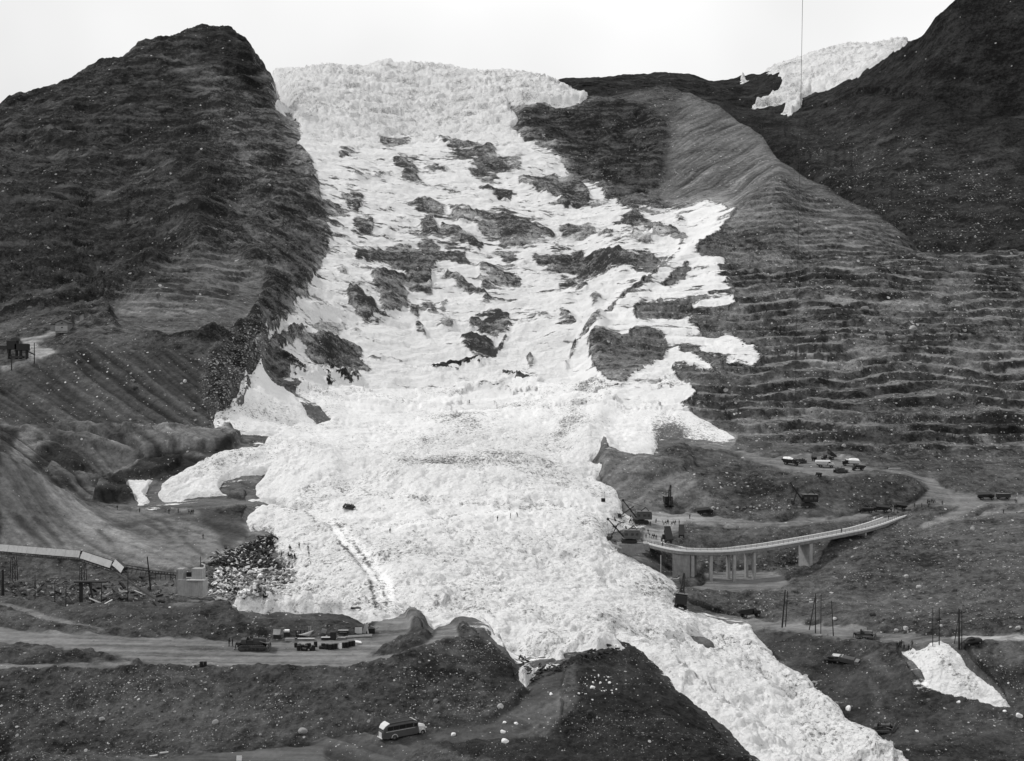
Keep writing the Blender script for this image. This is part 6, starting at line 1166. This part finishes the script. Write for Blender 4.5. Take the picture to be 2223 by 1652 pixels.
spots = [(640 + 7.5 * k + rr.uniform(-2, 2), 1404 + (k % 3) * 3.2 + rr.uniform(-1, 1)) for k in range(8)] + [(648 + 8 * k, 1412) for k in range(5)] + [(701, 1408), (709, 1409), (716, 1410), (723, 1409), (729, 1408), (746, 1406), (753, 1405), (760, 1403), (767, 1402)]
for k, (u, v) in enumerate(spots):
    if proto is None:
        proto = thing('oil_drum', 'dark oil drum in the heaped left cluster of drums', 'drum', G(u, v), 0, 'oil drums'); MB().tube((0, 0, 0), (0, 0, .9), .32, .32, 12).build('shell', 'black', proto); q = MB()
        for z in (.3, .6, .89): q.tube((0, 0, z), (0, 0, z + .04), .34, .34, 12)
        q.build('hoop', 'dark', proto); continue
    lb = 'dark oil drum in the heaped left cluster of drums' if k < 13 else ('dark oil drum in the short row left of the white board' if k < 18 else 'dark oil drum in the short row right of the white board')
    lying = k < 13 and k % 2; o = copy_tree(proto, G(u, v) + Vector((0, 0, .32 if lying else 0)), rr.uniform(0, 3), lb, ('oil drums heaped' if k < 13 else 'oil drums left of board' if k < 18 else 'oil drums right of board'), tilt=(1.57 if lying else 0, 0), sc=1.15)
proto['group'] = 'oil drums heaped'
t = thing('oil_drum', 'pair of dark drums standing on the near road edge', 'drums', G(441, 1447)); t['label'] = 'double dark drum standing on the near road edge'
for x in (-.35, .35): MB().tube((x, 0, 0), (x, 0, .95), .33, .33, 12).build('shell', 'black', t)
t = thing('steel_beam', 'short dark beam lying on the ice above the scrap row', 'beam', G(770, 1323)); MB().box((.2, 0, .35), (2.2, .4, .3)).build('beam', 'black', t)
t = thing('pale_beam', 'long pale beam lying beyond the parked trucks on the right', 'beam', G(1941, 1018)); MB().box((0, 0, .3), (5.0, .5, .4)).build('beam', 'wood', t)
t = thing('road_barrier', 'low pale kerb beam along the far side of the upper bridge end', 'barrier', BQ[63] + BN[63] * 8.2); MB().box((0, 0, .2), (14, .4, .5), rz=math.atan2(BT[63].y, BT[63].x), ry=-.05).build('beam', 'kerb', t)
# ---------------------------------------------------------------- boulders
def rock_mesh(seed, sub=2, rough_=.28):
    bm = bmesh.new(); bmesh.ops.create_icosphere(bm, subdivisions=sub, radius=1); rr = random.Random(seed)
    ax = [Vector((rr.gauss(0, 1), rr.gauss(0, 1), rr.gauss(0, 1))).normalized() for _ in range(9)]; dd = [rr.uniform(.55, .9) for _ in ax]
    for v in bm.verts:
        for a, d in zip(ax, dd):
            k = v.co.dot(a)
            if k > d: v.co -= a * (k - d)
        v.co *= 1 + rr.uniform(-.05, .05)
        v.co.y *= .8; v.co.z *= .66
    me = bpy.data.meshes.new('boulder'); bm.to_mesh(me); bm.free(); me.materials.append(SM); return me
RMS = [rock_mesh(k) for k in range(8)]
IMS = []
for k in range(3):
    q = rock_mesh(40 + k); q.materials.clear(); q.materials.append(M['iceb']); IMS.append(q)
def boulder(u, v, px, label, group=None, k=0, icy=False):
    p = G(u, v); s_ = px * p.y / F * .5
    o = bpy.data.objects.new('ice_block' if icy else 'boulder', (IMS if icy else RMS)[k % (3 if icy else 8)]); COL.objects.link(o); o.location = p + Vector((0, 0, s_ * .25)); o.scale = (s_, s_, s_ * 1.15)
    o.rotation_euler = (rr.uniform(-.3, .3), rr.uniform(-.3, .3), rr.uniform(0, 6.28)); return tag(o, label, 'ice block' if icy else 'boulder', group)
for i, (u, v, px, lb) in enumerate(((1723,1284,16,'tall pale boulder standing at the roadside by the leftmost pole'),(1893,1336,18,'large pale angular boulder on the slope above the right bulldozer'),(1967,1254,15,'grey boulder near the middle of the stony slope'),(1994,1276,14,'oblong pale boulder below the middle of the stony slope'),(1996,1287,10,'smaller pale boulder just under the oblong one'),
   (2039,1232,13,'pale oblong boulder high on the stony slope'),(2071,1284,14,'flat pale boulder right of centre on the stony slope'),(2110,1150,15,'white-topped boulder near the top of the stony slope'),(2131,1150,11,'grey boulder right of the white-topped one'),(2153,1152,13,'pale slanting boulder near the top right of the slope'),(2150,1163,12,'pale round boulder under the slanting one'),(2120,1172,12,'grey boulder in the upper right of the stony slope'),
   (467,1570,17,'round pale boulder in the front embankment'),(322,1530,12,'round boulder left in the front embankment'),(222,1563,16,'flat pale boulder low on the front embankment at the left'),(346,1497,10,'pointed pale boulder high on the front embankment'),(657,1590,22,'angular pale boulder at the road side below the embankment'),(945,1523,15,'pale wedge boulder in the right part of the front embankment'),(752,1513,11,'oval pale boulder in the middle of the front embankment'),(795,1542,9,'small oval boulder above the bus'),(1086,1537,20,'low pale slab boulder at the fork of the ramp'),
   (1876,674,24,'broad pale boulder on a bench of the hillside'),(2041,681,14,'bright boulder at the right of the benched hillside'),(1980,715,18,'pale block below a bench lip'),(1955,712,12,'round block left of the pale block'),(1699,623,12,'pale boulder at the left of the benched hillside'),(1832,970,14,'pale leaning boulder at the foot of the benches'),(1995,343,18,'large pale boulder in the dark valley on the right'),
   (290,828,10,'bright boulder on the dark left embankment'),(293,843,14,'grey boulder under the bright one on the left embankment'),(401,829,13,'tall boulder right on the left embankment'),(423,892,11,'boulder low on the right of the left embankment'),(415,768,10,'boulder near the top of the left embankment'),(425,782,9,'boulder below the top of the left embankment'),(487,909,11,'dark boulder lying on the ice apron at the left'),
   (1280,1548,16,'boulder at the edge of the front spoil heap'),(1253,1542,9,'small pale boulder left on the front spoil heap'),(1936,1208,10,'pale boulder left of centre on the stony slope'),(1760,1303,11,'pale boulder behind the middle poles'),(1812,1345,12,'tall boulder behind the single leaning pole'),(2036,1345,14,'flat boulder behind the right pair of poles'),(2042,1360,12,'pale slanting boulder below the flat one'),(1965,1366,15,'boulder at the foot of the stony slope'),(1945,1370,12,'block left of the boulder at the slope foot'),(2210,1365,14,'pale boulder at the right edge of the slope foot'),(1340+140,1245,9,'block beside the bridge pier wall'))):
    boulder(u, v, px, lb, None, i)
for i, (u, v, px, lb) in enumerate(((1840,1540,19,'large round white ice block beside the ice tongue'),(2212,1555,18,'white ice block near the right edge'),(2180,1545,10,'small ice block left of the one near the right edge'),(1343,1196,15,'round white ice block beside the bridge abutment'),(1920,1614,10,'white ice block left of the sunken loader'),(1990,1588,9,'white ice block right of the sunken loader'),(983,1596,14,'lump of white ice on the road right of the bus'),(1092,1590,14,'ice lump at the left side of the ramp'),(1096,1612,22,'spread ice heap at the foot of the ramp'),(1285,1494,14,'ice lump on the spoil heap'),(1196,1508,11,'ice lump on the ramp'),(1095,1503+66,9,'small ice lump at the ramp edge'),(1120,1572,11,'ice lump left on the ramp'),(2080,1525,11,'round ice block below the dumped strip'))):
    boulder(u, v, px, lb, None, i, True)
zones = (('grey boulder lying on the stony slope right of the bridge', 'boulders right of the bridge', [(1760,1260),(1960,1140),(2200,1130),(2200,1365),(1800,1345)], 70, (4, 9)),
 ('grey boulder in the front embankment below the dirt road', 'boulders in the front embankment', [(20,1475),(780,1470),(960,1420),(1120,1500),(1000,1545),(780,1585),(300,1625),(20,1640)], 70, (4, 9)),
 ('pale boulder lying on the benched hillside', 'boulders on the benches', [(1620,620),(2200,600),(2200,960),(1700,950),(1560,860)], 70, (4, 9)),
 ('pale block in the rubble heaps beside the power shovels', 'rubble blocks by the yard', [(1480,1103),(1760,1095),(1760,1108),(1490,1111)], 36, (5, 11)),
 ('pale block on the rubble slope under the bridge', 'rubble blocks under the bridge', [(1520,1215),(1640,1210),(1750,1200),(1740,1240),(1640,1236),(1520,1232)], 40, (4, 9)),
 ('white ice lump scattered on the spoil beside the ramp', 'ice lumps by the ramp', [(1240,1475),(1300,1460),(1345,1480),(1330,1520),(1260,1520)], 30, (3, 8)))
for lb, gp, reg, n, (s0, s1) in zones:
    xs_, ys_ = [q[0] for q in reg], [q[1] for q in reg]; c = 0
    while c < n:
        u, v = rr.uniform(min(xs_), max(xs_)), rr.uniform(min(ys_), max(ys_)); ins = False
        for (xa, ya), (xb, yb) in zip(reg, reg[1:] + reg[:1]):
            if (ya > v) != (yb > v) and u < xa + (v - ya) * (xb - xa) / (yb - ya): ins = not ins
        if not ins: continue
        boulder(u, v, s0 + (s1 - s0) * rr.random() ** 2.2, lb, gp, c, 'ice lump' in lb); c += 1
# ---------------------------------------------------------------- loose stones and ice rubble (uncountable)
def scatter(name, label, meshes, pts, scl, cat='stones'):
    me = bpy.data.meshes.new(name + '_points'); me.vertices.add(len(pts)); me.vertices.foreach_set('co', np.asarray(pts, np.float32).ravel())
    a = me.attributes.new('scl', 'FLOAT', 'POINT'); a.data.foreach_set('value', np.asarray(scl, np.float32))
    o = bpy.data.objects.new(name, me); COL.objects.link(o); o['kind'] = 'stuff'; tag(o, label, cat)
    ng = bpy.data.node_groups.new(name, 'GeometryNodeTree'); ng.interface.new_socket('Geometry', in_out='INPUT', socket_type='NodeSocketGeometry'); ng.interface.new_socket('Geometry', in_out='OUTPUT', socket_type='NodeSocketGeometry')
    n = ng.nodes; l = ng.links; gi = n.new('NodeGroupInput'); go = n.new('NodeGroupOutput'); ip = n.new('GeometryNodeInstanceOnPoints'); l.new(gi.outputs[0], ip.inputs['Points'])
    gg = n.new('GeometryNodeJoinGeometry')
    holder = bpy.data.collections.new(name + '_shapes')
    for k, m in enumerate(meshes): ho = bpy.data.objects.new(name + '_shape', m); holder.objects.link(ho)
    ci = n.new('GeometryNodeCollectionInfo'); ci.inputs['Collection'].default_value = holder; ci.inputs['Separate Children'].default_value = True; ci.inputs['Reset Children'].default_value = True
    l.new(ci.outputs[0], ip.inputs['Instance']); ip.inputs['Pick Instance'].default_value = True
    rv = n.new('FunctionNodeRandomValue'); rv.data_type = 'FLOAT_VECTOR'; rv.inputs[0].default_value = (-.5, -.5, 0); rv.inputs[1].default_value = (.5, .5, 6.28); l.new(rv.outputs[0], ip.inputs['Rotation'])
    na = n.new('GeometryNodeInputNamedAttribute'); na.data_type = 'FLOAT'; na.inputs[0].default_value = 'scl'; l.new(na.outputs[0], ip.inputs['Scale'])
    l.new(ip.outputs[0], go.inputs[0]); md_ = o.modifiers.new('scatter', 'NODES'); md_.node_group = ng
    return o
SMALL = [rock_mesh(100 + k, 1) for k in range(5)]
ISM = []
for k in range(4):
    q = rock_mesh(140 + k, 1); q.materials.clear(); q.materials.append(M['iceb']); ISM.append(q)
def ground_many(u, v):
    c = np.clip(np.searchsorted(US, u), 1, len(US) - 1); Vc = VT[:, c]; k = np.argmax((Vc <= v) & (Y0[:, c] > 100), 0); k = np.maximum(k, 1)
    a, b = Vc[k - 1, np.arange(len(u))], Vc[k, np.arange(len(u))]; s = np.clip((a - v) / np.maximum(a - b, 1e-3), 0, 1)
    y = Y0[k - 1, c] * (1 - s) + Y0[k, c] * s; z = ZT[k - 1, c] * (1 - s) + ZT[k, c] * s
    return np.stack([(US[c] - CU) / F * y, y, z], -1), k, c
NS = 60000
u = rng.uniform(-60, 2290, NS); v = rng.uniform(560, 1690, NS)
P3, kk, cc = ground_many(u, v); sd = st_[kk, cc]; clump = np.clip(fbm(P3[:, 0], P3[:, 1], 26, 4, .65, 300) * 2.6 + .15, 0, 2)
onr = (zi[kk, cc] < zr[kk, cc]); keep = onr & (rng.random(NS) < np.clip(sd * clump * 1.15, 0, 1))
P3r = P3[keep]; sz = (.8 + 4.2 * rng.random(keep.sum()) ** 5) * P3r[:, 1] / F * .62
scatter('loose_stones', 'loose pale stones scattered over the moraine slopes', SMALL, P3r, sz); print('stones', len(P3r))
# boulder apron at the left of the ice
reg = ov('D', [(1330,700),(1500,540),(1650,450),(1750,520),(1620,780),(1550,880),(1480,1010),(1370,1100),(1300,900)])
pm = Ras(0).p('o', reg, 1, 5); u = rng.uniform(430, 600, 4500); v = rng.uniform(690, 925, 4500); k = rng.random(4500) < pm.at(u, v); Pq, _, _ = ground_many(u[k], v[k])
scatter('boulder_apron', 'dense apron of grey boulders along the left side of the ice', SMALL, Pq, (1.2 + 2.6 * rng.random(k.sum()) ** 2) * Pq[:, 1] / F)
# ice lumps on the avalanche field, larger towards the front and the rims
u = rng.uniform(150, 2250, 90000); v = rng.uniform(840, 1690, 90000); P3, kk, cc = ground_many(u, v)
on = zi[kk, cc] > zr[kk, cc]; edge = np.clip(1.4 - (zi - zr)[kk, cc] / 2.0, 0, 1); lum = np.clip(fbm(P3[:, 0], P3[:, 1], 16, 3, .6, 320) + .25, 0, 1)
k = on & (calm.at(u, v) > .5) & (rng.random(90000) < .05 + .5 * edge + .35 * lum * np.clip((v - 1000) / 400, 0, 1))
Pi = P3[k]; scatter('ice_rubble', 'white ice lumps and crumbs lying on the avalanche field', ISM, Pi, (.9 + 2.2 * rng.random(k.sum()) ** 4) * Pi[:, 1] / F * .5, 'ice'); print('ice', len(Pi))
k = on & (rng.random(90000) < np.clip(dr_[kk, cc] * .55 - .012, 0, .5) * np.clip(lum * 3, .1, 1)); Pd = P3[k]
DS = []
for j in range(3):
    q = rock_mesh(170 + j, 1); q.materials.clear(); q.materials.append(M['concrete2']); DS.append(q)
scatter('stones_on_ice', 'dark stones melting out of the dirty ice', DS, Pd, (.6 + 1.6 * rng.random(k.sum()) ** 3) * Pd[:, 1] / F * .6); print('grit', len(Pd))

print('TRIS', sum(len(o.data.polygons) * 2 for o in bpy.data.objects if o.type == 'MESH'))
